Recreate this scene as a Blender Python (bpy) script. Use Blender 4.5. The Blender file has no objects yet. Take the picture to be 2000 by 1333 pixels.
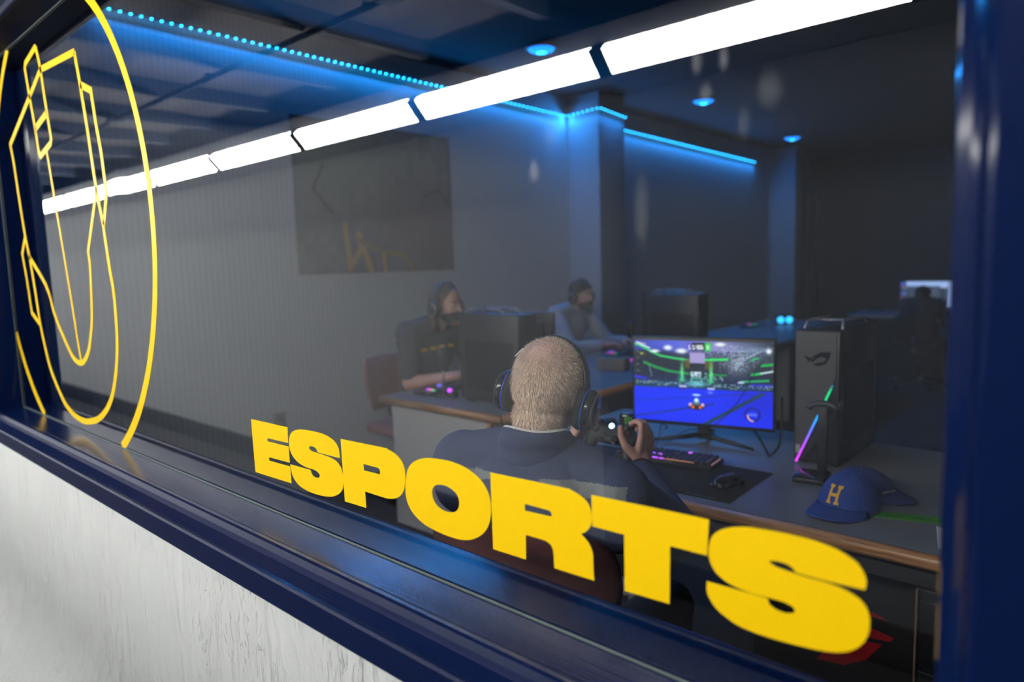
import bpy, bmesh, math, random
import numpy as np
from mathutils import Vector, Matrix, Euler
C = bpy.context
col = C.scene.collection
sc = C.scene
R_ = math.radians
V3 = Vector
random.seed(7); rng = np.random.default_rng(7)

# ------------------------------------------------------------------ camera, world, light, exposure
CAMZ = 1.48
cam = bpy.data.cameras.new('camera'); camo = bpy.data.objects.new('camera', cam); col.objects.link(camo)
rt = Vector((0.74087, 0.67093, -0.03059)); up = Vector((-0.05112, 0.10178, 0.99349)); fw = Vector((-0.66968, 0.73447, -0.10971))
m = Matrix((rt, up, -fw)).transposed().to_4x4(); m.translation = (0, 0, CAMZ)
camo.matrix_world = m
cam.sensor_width = 36; cam.sensor_fit = 'HORIZONTAL'; cam.lens = 1364.98*36/2000
cam.clip_start = 0.02; cam.clip_end = 60
cam.dof.use_dof = True; cam.dof.focus_distance = 1.45; cam.dof.aperture_fstop = 2.2
sc.camera = camo
w = bpy.data.worlds.new('world'); sc.world = w; w.use_nodes = True
w.node_tree.nodes['Background'].inputs[0].default_value = (0.02, 0.03, 0.05, 1)
w.node_tree.nodes['Background'].inputs[1].default_value = 0.1
sc.view_settings.view_transform = 'Standard'; sc.view_settings.look = 'None'
sc.view_settings.gamma = 1.0; sc.view_settings.use_curve_mapping = False
EXPOSURE = 0.0
sc.view_settings.exposure = EXPOSURE
TROUGH_POWER = 46.0      # emission of the corridor's sloped diffusers
LED_POWER = 30.0         # the blue LED tape on the left wall (per lamp length, below)
try:
    sc.cycles.use_denoising = True
    sc.cycles.transparent_max_bounces = 24
    sc.cycles.max_bounces = 10
    sc.cycles.sample_clamp_indirect = 3.0
    sc.cycles.caustics_refractive = False
    sc.cycles.blur_glossy = 0.6
except Exception: pass

# ------------------------------------------------------------------ materials
MATS = {}
def mat(name, color, rough=0.5, metal=0.0, emit=None, power=0.0, spec=None, coat=0.0, bump=None, var=None):
    """bump=(scale,strength,stretch xyz) ; var=(scale, amount) slight colour variation"""
    if name in MATS: return MATS[name]
    mt = bpy.data.materials.new(name); mt.use_nodes = True; nt = mt.node_tree; b = nt.nodes['Principled BSDF']
    b.inputs['Base Color'].default_value = (*color, 1); b.inputs['Roughness'].default_value = rough
    b.inputs['Metallic'].default_value = metal
    if spec is not None: b.inputs['Specular IOR Level'].default_value = spec
    if coat: b.inputs['Coat Weight'].default_value = coat; b.inputs['Coat Roughness'].default_value = 0.15
    if emit is not None:
        b.inputs['Emission Color'].default_value = (*emit, 1); b.inputs['Emission Strength'].default_value = power
    if bump or var:
        tc = nt.nodes.new('ShaderNodeTexCoord'); mp = nt.nodes.new('ShaderNodeMapping')
        nt.links.new(tc.outputs['Object'], mp.inputs['Vector'])
    if bump:
        s, st, stretch = bump
        mp.inputs['Scale'].default_value = stretch
        n = nt.nodes.new('ShaderNodeTexNoise'); n.inputs['Scale'].default_value = s; n.inputs['Detail'].default_value = 5
        bp = nt.nodes.new('ShaderNodeBump'); bp.inputs['Strength'].default_value = st; bp.inputs['Distance'].default_value = 0.004
        nt.links.new(mp.outputs[0], n.inputs['Vector']); nt.links.new(n.outputs['Fac'], bp.inputs['Height'])
        nt.links.new(bp.outputs[0], b.inputs['Normal'])
    if var:
        s, a = var
        n2 = nt.nodes.new('ShaderNodeTexNoise'); n2.inputs['Scale'].default_value = s; n2.inputs['Detail'].default_value = 4
        nt.links.new(mp.outputs[0], n2.inputs['Vector'])
        mx = nt.nodes.new('ShaderNodeMix'); mx.data_type = 'RGBA'
        mx.inputs['A'].default_value = (*[c*(1-a) for c in color], 1); mx.inputs['B'].default_value = (*[min(1, c*(1+a)) for c in color], 1)
        nt.links.new(n2.outputs['Fac'], mx.inputs['Factor']); nt.links.new(mx.outputs['Result'], b.inputs['Base Color'])
    MATS[name] = mt
    return mt

def stucco(name, color, dist, rough=0.6):
    """skip-trowel plaster: broad low swells plus thin raised drag marks"""
    mt = bpy.data.materials.new(name); mt.use_nodes = True; nt = mt.node_tree; b = nt.nodes['Principled BSDF']
    b.inputs['Base Color'].default_value = (*color, 1); b.inputs['Roughness'].default_value = rough
    tc = nt.nodes.new('ShaderNodeTexCoord')
    def noise(scale, st, det, dis=0):
        mp = nt.nodes.new('ShaderNodeMapping'); mp.inputs['Scale'].default_value = st
        mp.inputs['Rotation'].default_value = (0, R_(14), 0)
        nt.links.new(tc.outputs['Object'], mp.inputs['Vector'])
        n = nt.nodes.new('ShaderNodeTexNoise'); n.inputs['Scale'].default_value = scale; n.inputs['Detail'].default_value = det
        n.inputs['Distortion'].default_value = dis
        nt.links.new(mp.outputs[0], n.inputs['Vector']); return n
    a = noise(9, (1.6, 1, 0.55), 4, 1.2); c = noise(30, (1.5, 1, 0.4), 3, 2.0); e = noise(3, (1, 1, .8), 3)
    r = nt.nodes.new('ShaderNodeValToRGB'); r.color_ramp.elements[0].position = 0.60; r.color_ramp.elements[1].position = 0.66
    nt.links.new(c.outputs['Fac'], r.inputs['Fac'])
    r2 = nt.nodes.new('ShaderNodeValToRGB'); r2.color_ramp.elements[0].position = 0.45; r2.color_ramp.elements[1].position = 0.62
    nt.links.new(e.outputs['Fac'], r2.inputs['Fac'])
    mu = nt.nodes.new('ShaderNodeMath'); mu.operation = 'MULTIPLY'
    nt.links.new(r.outputs['Color'], mu.inputs[0]); nt.links.new(r2.outputs['Color'], mu.inputs[1])
    ad = nt.nodes.new('ShaderNodeMath'); ad.operation = 'MULTIPLY_ADD'; ad.inputs[1].default_value = 0.5
    nt.links.new(mu.outputs[0], ad.inputs[0]); nt.links.new(a.outputs['Fac'], ad.inputs[2])
    bp = nt.nodes.new('ShaderNodeBump'); bp.inputs['Strength'].default_value = 0.7; bp.inputs['Distance'].default_value = dist
    nt.links.new(ad.outputs[0], bp.inputs['Height']); nt.links.new(bp.outputs[0], b.inputs['Normal'])
    MATS[name] = mt
    return mt

def attr_mat(name, power=1.0, rough=0.4, emissive=True):
    mt = bpy.data.materials.new(name); mt.use_nodes = True; nt = mt.node_tree; b = nt.nodes['Principled BSDF']
    at = nt.nodes.new('ShaderNodeAttribute'); at.attribute_name = 'paint'
    b.inputs['Roughness'].default_value = rough
    if emissive:
        b.inputs['Base Color'].default_value = (0.01, 0.01, 0.012, 1)
        nt.links.new(at.outputs['Color'], b.inputs['Emission Color']); b.inputs['Emission Strength'].default_value = power
    else: nt.links.new(at.outputs['Color'], b.inputs['Base Color'])
    MATS[name] = mt; return mt

NAVY = mat('navy_gloss_paint', (0.002, 0.008, 0.045), 0.10, spec=0.12)
def navy_satin():
    mt = mat('navy_brushed_paint', (0.002, 0.008, 0.045), 0.2, spec=0.3, bump=(90, 0.06, (0.03, 2.5, 2.5)))
    return mt
NAVY2 = navy_satin()
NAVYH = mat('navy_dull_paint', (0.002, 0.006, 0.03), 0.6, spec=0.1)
WHITE_WALL = stucco('white_trowelled_plaster', (0.47, 0.485, 0.475), 0.018)
OPP_WALL = stucco('pale_trowelled_plaster', (0.88, 0.90, 0.93), 0.008)
OPP_WALL_DIM = stucco('dimmed_trowelled_plaster', (0.34, 0.37, 0.42), 0.012)  # same plaster darkened in colour, added to dim the wall's right-hand reflection
YELLOW = mat('yellow_vinyl', (0.98, 0.63, 0.0), 0.42, spec=0.25)
BLACK = mat('black_plastic', (0.012, 0.013, 0.015), 0.42)
BLACKG = mat('black_gloss_plastic', (0.01, 0.01, 0.012), 0.18)
DARKG = mat('dark_grey_plastic', (0.035, 0.037, 0.042), 0.45)
GREY = mat('grey_metal', (0.30, 0.30, 0.31), 0.4, 0.6)
SILVER = mat('silver_metal', (0.6, 0.6, 0.62), 0.3, 0.9)
CARPET = mat('charcoal_carpet', (0.028, 0.029, 0.036), 0.95, bump=(220, 0.5, (1, 1, 1)), var=(6, 0.3))
LAMINATE = mat('grey_laminate', (0.18, 0.19, 0.215), 0.38, bump=(300, 0.04, (1, 1, 1)), var=(90, 0.07))
PANELG = mat('pale_grey_panel', (0.42, 0.41, 0.41), 0.5, var=(60, 0.04))
RUBBER = mat('black_rubber', (0.01, 0.01, 0.01), 0.8)
SKIN = mat('skin', (0.55, 0.30, 0.23), 0.5, bump=(180, 0.06, (1, 1, 1)), var=(25, 0.12))
REDCLOTH = mat('burgundy_upholstery', (0.24, 0.085, 0.09), 0.85, bump=(400, 0.25, (1, 1, 1)))
def oak():
    mt = bpy.data.materials.new('oak_edging'); mt.use_nodes = True; nt = mt.node_tree; b = nt.nodes['Principled BSDF']
    tc = nt.nodes.new('ShaderNodeTexCoord'); mp = nt.nodes.new('ShaderNodeMapping'); mp.inputs['Scale'].default_value = (2.2, 60, 60)
    n = nt.nodes.new('ShaderNodeTexNoise'); n.inputs['Scale'].default_value = 2.2; n.inputs['Detail'].default_value = 6
    r = nt.nodes.new('ShaderNodeValToRGB')
    r.color_ramp.elements[0].position = .32; r.color_ramp.elements[0].color = (0.20, 0.085, 0.03, 1)
    r.color_ramp.elements[1].position = .62; r.color_ramp.elements[1].color = (0.46, 0.23, 0.095, 1)
    nt.links.new(tc.outputs['Object'], mp.inputs['Vector']); nt.links.new(mp.outputs[0], n.inputs['Vector'])
    nt.links.new(n.outputs['Fac'], r.inputs['Fac']); nt.links.new(r.outputs[0], b.inputs['Base Color'])
    b.inputs['Roughness'].default_value = 0.33
    return mt
OAK = oak()

def glass_mat():
    """clear pane: straight-through transmission plus the mirror image at each face, by Fresnel; a few hand smears"""
    mt = bpy.data.materials.new('window_glass'); mt.use_nodes = True; nt = mt.node_tree; nt.nodes.clear()
    N = nt.nodes.new; L = nt.links.new
    out = N('ShaderNodeOutputMaterial'); tr = N('ShaderNodeBsdfTransparent'); gl = N('ShaderNodeBsdfGlossy')
    tr.inputs[0].default_value = (0.985, 0.99, 0.99, 1)
    gl.inputs['Roughness'].default_value = 0.0; gl.inputs['Color'].default_value = (1, 1, 1, 1)
    geo = N('ShaderNodeNewGeometry'); fr = N('ShaderNodeFresnel')
    ior = N('ShaderNodeMapRange'); ior.inputs['To Min'].default_value = 1.52; ior.inputs['To Max'].default_value = 1/1.52
    L(geo.outputs['Backfacing'], ior.inputs['Value']); L(ior.outputs[0], fr.inputs['IOR'])
    two = N('ShaderNodeMath'); two.operation = 'MULTIPLY'; two.inputs[1].default_value = 2.0; L(fr.outputs[0], two.inputs[0])
    onep = N('ShaderNodeMath'); onep.operation = 'ADD'; onep.inputs[1].default_value = 1.0; L(fr.outputs[0], onep.inputs[0])
    rt_ = N('ShaderNodeMath'); rt_.operation = 'DIVIDE'; L(two.outputs[0], rt_.inputs[0]); L(onep.outputs[0], rt_.inputs[1])
    inv = N('ShaderNodeMath'); inv.operation = 'SUBTRACT'; inv.inputs[0].default_value = 1.0; L(geo.outputs['Backfacing'], inv.inputs[1])
    fo = N('ShaderNodeMath'); fo.operation = 'MULTIPLY'; L(rt_.outputs[0], fo.inputs[0]); L(inv.outputs[0], fo.inputs[1])
    mx = N('ShaderNodeMixShader'); L(fo.outputs[0], mx.inputs[0]); L(tr.outputs[0], mx.inputs[1]); L(gl.outputs[0], mx.inputs[2])
    tc = N('ShaderNodeTexCoord')
    # slight waviness of the sheet near its far end
    sp = N('ShaderNodeVectorMath'); sp.operation = 'DISTANCE'; sp.inputs[1].default_value = (-2.25, 0.75, 1.78)
    L(tc.outputs['Object'], sp.inputs[0])
    wv = N('ShaderNodeMapRange'); wv.interpolation_type = 'SMOOTHSTEP'
    wv.inputs['From Min'].default_value = 0.0; wv.inputs['From Max'].default_value = 0.15
    wv.inputs['To Min'].default_value = 1.0; wv.inputs['To Max'].default_value = 0.0
    L(sp.outputs['Value'], wv.inputs['Value'])
    bp = N('ShaderNodeBump'); bp.inputs['Strength'].default_value = 1.0; bp.inputs['Distance'].default_value = 0.0004
    L(wv.outputs[0], bp.inputs['Height']); L(bp.outputs[0], gl.inputs['Normal'])
    spots = [(-.391, 1.702, .007, .017, .9), (-.358, 1.698, .006, .016, .8), (-.380, 1.665, .009, .013, .7), (-.307, 1.655, .016, .022, .35),
             (-.636, 1.606, .010, .019, 1.0), (-.465, 1.541, .012, .05, .35), (-.335, 1.626, .008, .022, .3), (-.603, 1.655, .012, .024, .3), (-1.794, 1.553, .006, .004, .6)]
    tot = None
    nz = N('ShaderNodeTexNoise'); nz.inputs['Scale'].default_value = 70; nz.inputs['Detail'].default_value = 4
    L(tc.outputs['Object'], nz.inputs['Vector'])
    for x, z, rx, rz, s in spots:
        a = N('ShaderNodeVectorMath'); a.operation = 'SUBTRACT'; a.inputs[1].default_value = (x, 0.75, z); L(tc.outputs['Object'], a.inputs[0])
        k = N('ShaderNodeVectorMath'); k.operation = 'MULTIPLY'; k.inputs[1].default_value = (1/rx, 0, 1/rz); L(a.outputs[0], k.inputs[0])
        l = N('ShaderNodeVectorMath'); l.operation = 'LENGTH'; L(k.outputs[0], l.inputs[0])
        r = N('ShaderNodeMapRange'); r.interpolation_type = 'SMOOTHSTEP'; r.inputs['From Min'].default_value = 1.15; r.inputs['From Max'].default_value = 0.2
        r.inputs['To Min'].default_value = 0; r.inputs['To Max'].default_value = s; L(l.outputs['Value'], r.inputs['Value'])
        if tot is None: tot = r.outputs[0]
        else:
            ad = N('ShaderNodeMath'); ad.operation = 'ADD'; L(tot, ad.inputs[0]); L(r.outputs[0], ad.inputs[1]); tot = ad.outputs[0]
    mu = N('ShaderNodeMath'); mu.operation = 'MULTIPLY'; L(tot, mu.inputs[0]); L(nz.outputs['Fac'], mu.inputs[1])
    m2 = N('ShaderNodeMath'); m2.operation = 'MULTIPLY'; m2.inputs[1].default_value = 0.16; L(mu.outputs[0], m2.inputs[0])
    df = N('ShaderNodeBsdfDiffuse'); df.inputs[0].default_value = (0.8, 0.82, 0.85, 1)
    mx2 = N('ShaderNodeMixShader'); L(m2.outputs[0], mx2.inputs[0]); L(mx.outputs[0], mx2.inputs[1]); L(df.outputs[0], mx2.inputs[2])
    L(mx2.outputs[0], out.inputs[0])
    return mt
GLASS = glass_mat()

# ------------------------------------------------------------------ mesh helpers
def tag(o, label=None, cat=None, group=None, kind=None):
    if label: o['label'] = label
    if cat: o['category'] = cat
    if group: o['group'] = group
    if kind: o['kind'] = kind
    return o
def thing(name, label, cat, loc=(0, 0, 0), rz=0.0, group=None):
    o = bpy.data.objects.new(name, None); col.objects.link(o); o.location = loc; o.rotation_euler = (0, 0, rz)
    o.empty_display_size = 0.05
    return tag(o, label, cat, group)
def link(name, me, parent=None, loc=None):
    o = bpy.data.objects.new(name, me); col.objects.link(o)
    if parent is not None: o.parent = parent
    if loc is not None: o.location = loc
    return o
class MB:
    def __init__(s): s.v = []; s.f = []; s.m = []; s.sm = []
    def add(s, vs, fs, mi=0, smooth=False, M=None):
        b = len(s.v)
        if M is not None: vs = [M @ Vector(v) for v in vs]
        s.v += [tuple(v) for v in vs]; s.f += [tuple(i+b for i in f) for f in fs]
        s.m += [mi]*len(fs); s.sm += [smooth]*len(fs); return s
    def box(s, c, d, rot=None, bev=0.0, seg=2, mi=0):
        M = Matrix.Translation(c)
        if rot is not None: M = M @ (rot if isinstance(rot, Matrix) else Euler(rot).to_matrix().to_4x4())
        bm = bmesh.new(); bmesh.ops.create_cube(bm, size=1.0)
        for v in bm.verts: v.co = Vector((v.co.x*d[0], v.co.y*d[1], v.co.z*d[2]))
        if bev > 0: bmesh.ops.bevel(bm, geom=list(bm.edges), offset=min(bev, min(d)*0.49), segments=seg, profile=0.5, affect='EDGES')
        bm.verts.ensure_lookup_table(); bm.verts.index_update()
        s.add([v.co for v in bm.verts], [[v.index for v in f.verts] for f in bm.faces], mi, bev > 0, M); bm.free(); return s
    def rings(s, rings, cap=True, mi=0, smooth=True, closed=False):
        n = len(rings[0]); vs = [p for r in rings for p in r]; fs = []
        K = len(rings)
        for i in range(K if closed else K-1):
            a = i*n; b = ((i+1) % K)*n
            for j in range(n): fs.append((a+j, a+(j+1) % n, b+(j+1) % n, b+j))
        if cap and not closed: fs.append(tuple(range(n))[::-1]); fs.append(tuple(range((K-1)*n, K*n)))
        return s.add(vs, fs, mi, smooth)
    def tube(s, pts, r, n=8, mi=0, cap=True, closed=False):
        pts = [Vector(p) for p in pts]; K = len(pts); rr = r if isinstance(r, (list, tuple)) else [r]*K
        out = []; prev = None
        for i, p in enumerate(pts):
            t = (pts[(i+1) % K] if (closed or i < K-1) else p) - (pts[i-1] if (closed or i > 0) else p)
            t.normalize()
            if prev is None:
                a = Vector((0, 0, 1)) if abs(t.z) < 0.9 else Vector((1, 0, 0)); x = t.cross(a).normalized()
            else: x = (prev - t*prev.dot(t)).normalized()
            prev = x; y = t.cross(x)
            out.append([p + (x*math.cos(2*math.pi*k/n) + y*math.sin(2*math.pi*k/n))*rr[i] for k in range(n)])
        return s.rings(out, cap, mi, True, closed)
    def lathe(s, prof, n=24, M=None, mi=0, cap=True):
        M = M or Matrix(); out = []
        for r, z in prof: out.append([M @ Vector((r*math.cos(2*math.pi*k/n), r*math.sin(2*math.pi*k/n), z)) for k in range(n)])
        return s.rings(out, cap, mi, True)
    def ell(s, c, r, M=None, nu=20, nv=12, mi=0):
        M = (Matrix.Translation(c) @ M) if M is not None else Matrix.Translation(c)
        vs = [M @ Vector((0, 0, -r[2]))]; fs = []
        for i in range(1, nv):
            a = -math.pi/2 + math.pi*i/nv
            for k in range(nu):
                b = 2*math.pi*k/nu; vs.append(M @ Vector((r[0]*math.cos(a)*math.cos(b), r[1]*math.cos(a)*math.sin(b), r[2]*math.sin(a))))
        vs.append(M @ Vector((0, 0, r[2]))); L = len(vs)-1
        for k in range(nu):
            fs.append((0, 1+(k+1) % nu, 1+k)); b = 1+(nv-2)*nu; fs.append((L, b+k, b+(k+1) % nu))
        for i in range(nv-2):
            for k in range(nu):
                a = 1+i*nu; b = a+nu; fs.append((a+k, a+(k+1) % nu, b+(k+1) % nu, b+k))
        return s.add(vs, fs, mi, True)
    def cap(s, p0, p1, r0, r1, n=16):
        p0 = Vector(p0); p1 = Vector(p1); d = p1-p0; L = d.length; q = d.to_track_quat('Z', 'Y').to_matrix().to_4x4()
        M = Matrix.Translation(p0) @ q; prof = []
        for i in range(6): a = -math.pi/2 + (math.pi/2)*(i+0.15)/6; prof.append((r0*math.cos(a), r0*math.sin(a)))
        prof += [(r0, 0), (r1, L)]
        for i in range(1, 6): a = (math.pi/2)*(i-0.15)/5; prof.append((max(r1*math.cos(a), 1e-4), L + r1*math.sin(a)))
        return s.lathe(prof, n, M)
    def prism(s, poly, z0, z1, M=None, mi=0):
        n = len(poly); vs = [(x, y, z0) for x, y in poly] + [(x, y, z1) for x, y in poly]
        fs = [tuple(range(n))[::-1], tuple(range(n, 2*n))] + [(i, (i+1) % n, n+(i+1) % n, n+i) for i in range(n)]
        return s.add(vs, fs, mi, False, M)
    def mesh(s, name):
        me = bpy.data.meshes.new(name); me.from_pydata(s.v, [], s.f); me.update()
        return me
    def build(s, name, mats, parent=None, loc=None, fix=True):
        me = s.mesh(name)
        for mt in (mats if isinstance(mats, (list, tuple)) else [mats]): me.materials.append(mt)
        me.polygons.foreach_set('material_index', s.m); me.polygons.foreach_set('use_smooth', s.sm)
        if fix:
            bm = bmesh.new(); bm.from_mesh(me); bmesh.ops.recalc_face_normals(bm, faces=bm.faces); bm.to_mesh(me); bm.free()
        return link(name, me, parent, loc)

def struct(o, label=None): o['kind'] = 'structure'; return o
def smooth_loop(pts, corner=34, n=5):
    K = len(pts); P = [Vector(p) for p in pts]; cr = []
    for i in range(K):
        a = P[i]-P[i-1]; b = P[(i+1) % K]-P[i]
        cr.append(a.length < 1e-6 or b.length < 1e-6 or a.angle(b) > R_(corner))
    out = []
    for i in range(K):
        p1, p2 = P[i], P[(i+1) % K]; j = (i+1) % K
        if cr[i] and cr[j]: out.append(p1); continue
        p0 = p1-(p2-p1) if cr[i] else P[i-1]; p3 = p2+(p2-p1) if cr[j] else P[(i+2) % K]
        for k in range(n):
            t = k/n
            out.append(0.5*((2*p1)+(p2-p0)*t+(2*p0-5*p1+4*p2-p3)*t*t+(3*p1-p0-3*p2+p3)*t**3))
    return out
def shape_mesh(name, loops, half):
    """flat filled outline (with holes) in the local xy plane, thickness 2*half"""
    cu = bpy.data.curves.new(name, 'CURVE'); cu.dimensions = '2D'; cu.fill_mode = 'BOTH'; cu.extrude = half
    for lp in loops:
        sp = cu.splines.new('POLY'); sp.points.add(len(lp)-1)
        for i, p in enumerate(lp): sp.points[i].co = (p[0], p[1], 0, 1)
        sp.use_cyclic_u = True
    o = bpy.data.objects.new('tmp', cu); me = bpy.data.meshes.new_from_object(o); me.name = name
    bpy.data.objects.remove(o); return me
def text_mesh(txt, size, half, bold=0.0, align='CENTER'):
    cu = bpy.data.curves.new('txt', 'FONT'); cu.body = txt; cu.size = size; cu.extrude = half; cu.offset = bold
    cu.align_x = align; cu.align_y = 'CENTER'; cu.resolution_u = 3
    o = bpy.data.objects.new('tmp', cu); me = bpy.data.meshes.new_from_object(o); bpy.data.objects.remove(o); return me
def ribbon(pts, wd, closed=False):
    P = [Vector(p) for p in pts]; K = len(P); L = []; Rr = []
    for i in range(K):
        a = (P[i]-P[i-1]) if (closed or i > 0) else (P[1]-P[0]); b = (P[(i+1) % K]-P[i]) if (closed or i < K-1) else (P[-1]-P[-2])
        a.normalize(); b.normalize(); t = (a+b); t.normalize(); n = Vector((-t.y, t.x)); k = 1/max(0.45, n.dot(Vector((-b.y, b.x))))
        L.append(P[i]+n*wd*.5*k); Rr.append(P[i]-n*wd*.5*k)
    return L, Rr
def strip_mb(pts, wd, y0, y1, closed=False):
    """a flat strip of vinyl lying in the xz plane between depths y0 and y1"""
    L, Rr = ribbon(pts, wd, closed); K = len(pts); mb = MB(); vs = []
    for y in (y0, y1): vs += [(p.x, y, p.y) for p in L] + [(p.x, y, p.y) for p in Rr]
    fs = []
    for i in range(K if closed else K-1):
        j = (i+1) % K
        fs += [(i, j, K+j, K+i), (2*K+i, 3*K+i, 3*K+j, 2*K+j), (i, 2*K+i, 2*K+j, j), (K+i, K+j, 3*K+j, 3*K+i)]
    if not closed: fs += [(0, K, 3*K, 2*K), (K-1, 3*K-1, 4*K-1, 2*K-1)]
    return mb.add(vs, fs)
def ramp_arc(c, r, a0, a1, n=48): return [(c[0]+r*math.cos(a0+(a1-a0)*i/(n-1)), c[1]+r*math.sin(a0+(a1-a0)*i/(n-1))) for i in range(n)]
def blob(name, mb, vox, mats, parent, iters=6, assign=None, loc=None):
    me = mb.mesh('tmp'); o = bpy.data.objects.new('tmp', me); col.objects.link(o)
    r = o.modifiers.new('r', 'REMESH'); r.mode = 'VOXEL'; r.voxel_size = vox
    if iters: s = o.modifiers.new('s', 'SMOOTH'); s.factor = 0.5; s.iterations = iters
    dg = C.evaluated_depsgraph_get(); me2 = bpy.data.meshes.new_from_object(o.evaluated_get(dg)); me2.name = name
    bpy.data.objects.remove(o); bpy.data.meshes.remove(me)
    me2.materials.clear()
    for mt in (mats if isinstance(mats, (list, tuple)) else [mats]): me2.materials.append(mt)
    n = len(me2.polygons); me2.polygons.foreach_set('use_smooth', [True]*n)
    if assign:
        cs = np.empty(n*3); me2.polygons.foreach_get('center', cs); cs = cs.reshape(-1, 3)
        me2.polygons.foreach_set('material_index', assign(cs).astype(np.int32))
    me2.update()
    return link(name, me2, parent, loc)
def copy_tree(o, parent=None):
    c = o.copy(); col.objects.link(c)
    if parent is not None: c.parent = parent
    for ch in list(o.children): copy_tree(ch, c)
    return c

# ------------------------------------------------------------------ painted pictures (screens, poster) as per-cell colours
class Paint:
    def __init__(s, W, H, c): s.W, s.H = W, H; s.a = np.zeros((H, W, 3)); s.a[:] = c; s.y, s.x = np.mgrid[0:H, 0:W]; s.u = (s.x+.5)/W; s.v = (s.y+.5)/H
    def put(s, k, c, op=1.0): k = np.clip(k, 0, 1)[..., None]*op; s.a = s.a*(1-k)+np.array(c)*k
    def rect(s, u0, v0, u1, v1, c, op=1): s.put(((s.u >= u0) & (s.u < u1) & (s.v >= v0) & (s.v < v1)).astype(float), c, op)
    def quad(s, pts, c, op=1):
        k = np.ones((s.H, s.W), bool); n = len(pts)
        for i in range(n):
            (x0, y0), (x1, y1) = pts[i], pts[(i+1) % n]; k &= ((x1-x0)*(s.v-y0)-(y1-y0)*(s.u-x0)) >= 0
        s.put(k.astype(float), c, op)
    def ell(s, cu, cv, ru, rv, c, op=1, soft=.15): d = np.sqrt(((s.u-cu)/ru)**2+((s.v-cv)/rv)**2); s.put((1+soft-d)/max(soft*2, 1e-3), c, op)
    def glow(s, cu, cv, ru, rv, c, op=1): s.put(np.exp(-(((s.u-cu)/ru)**2+((s.v-cv)/rv)**2)), c, op)
    def line(s, p, q, wd, c, op=1):
        asp = s.W/s.H; px, py, qx, qy = p[0]*asp, p[1], q[0]*asp, q[1]; dx, dy = qx-px, qy-py
        t = np.clip(((s.u*asp-px)*dx+(s.v-py)*dy)/(dx*dx+dy*dy+1e-9), 0, 1)
        d = np.hypot(s.u*asp-px-t*dx, s.v-py-t*dy); s.put((wd*.65-d)/(wd*.3), c, op)
    def poly(s, pts, wd, c, op=1):
        for a, b in zip(pts[:-1], pts[1:]): s.line(a, b, wd, c, op)
    def noise(s, u0, v0, u1, v1, cell, cols, op, seed, dens=0.5):
        g = np.random.default_rng(seed); H, W = int((v1-v0)*s.H/cell)+1, int((u1-u0)*s.W/cell)+1
        r = g.random((H, W)); ci = g.integers(0, len(cols), (H, W))
        yy = np.clip(((s.v-v0)*s.H/cell).astype(int), 0, H-1); xx = np.clip(((s.u-u0)*s.W/cell).astype(int), 0, W-1)
        ins = (s.u >= u0) & (s.u < u1) & (s.v >= v0) & (s.v < v1) & (r[yy, xx] < dens)
        k = ins.astype(float)[..., None]*op; s.a = s.a*(1-k)+np.array(cols)[ci[yy, xx]]*k
    def mesh(s, name, w_, h_):
        """grid in the local xz plane, facing -y, centred, top row first"""
        W, H = s.W, s.H; gx, gz = np.meshgrid(np.linspace(-w_/2, w_/2, W+1), np.linspace(h_/2, -h_/2, H+1))
        v = np.stack([gx.ravel(), np.zeros(gx.size), gz.ravel()], 1)
        i = (np.arange(H)[:, None]*(W+1)+np.arange(W)[None, :]).ravel()
        f = np.stack([i, i+W+1, i+W+2, i+1], 1)
        me = bpy.data.meshes.new(name); me.vertices.add(len(v)); me.vertices.foreach_set('co', v.ravel())
        me.loops.add(f.size); me.loops.foreach_set('vertex_index', f.ravel().astype(np.int32))
        me.polygons.add(len(f)); me.polygons.foreach_set('loop_start', np.arange(0, f.size, 4, dtype=np.int32))
        me.update(calc_edges=True); me.validate()
        at = me.attributes.new('paint', 'FLOAT_COLOR', 'FACE')
        lin = np.where(s.a <= 0.04045, s.a/12.92, ((s.a+0.055)/1.055)**2.4)
        at.data.foreach_set('color', np.concatenate([lin, np.ones((H, W, 1))], 2).reshape(-1).astype(np.float32))
        return me

# ------------------------------------------------------------------ the setting
XL, XR, ZB, ZT = -3.45, -0.115, 0.95, 2.32      # sight size of the pane
YG = 0.75
ROOMX0, ROOMX1, ROOMY1, ROOMZ = -4.1, 3.0, 12.0, 3.0
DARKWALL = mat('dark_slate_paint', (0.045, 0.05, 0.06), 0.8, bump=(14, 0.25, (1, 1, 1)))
def ribbed():
    mt = bpy.data.materials.new('ribbed_grey_wallcovering'); mt.use_nodes = True; nt = mt.node_tree; b = nt.nodes['Principled BSDF']
    tc = nt.nodes.new('ShaderNodeTexCoord'); wv = nt.nodes.new('ShaderNodeTexWave'); wv.bands_direction = 'Y'; wv.inputs['Scale'].default_value = 9
    wv.inputs['Distortion'].default_value = 0.6; wv.inputs['Detail'].default_value = 1
    nt.links.new(tc.outputs['Object'], wv.inputs['Vector'])
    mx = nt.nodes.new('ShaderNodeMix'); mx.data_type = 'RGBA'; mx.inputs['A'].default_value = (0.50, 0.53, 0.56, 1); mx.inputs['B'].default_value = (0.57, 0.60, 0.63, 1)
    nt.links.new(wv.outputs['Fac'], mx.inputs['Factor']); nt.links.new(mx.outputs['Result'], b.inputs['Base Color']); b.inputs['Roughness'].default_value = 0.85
    return mt
RIB = ribbed()
CEIL = mat('black_ceiling_paint', (0.012, 0.013, 0.018), 0.9)
mb = MB().box(((ROOMX0+ROOMX1)/2, (0.62+ROOMY1)/2, -0.05), (ROOMX1-ROOMX0+.4, ROOMY1-0.62+.2, 0.1)); struct(mb.build('floor', CARPET))
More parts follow.
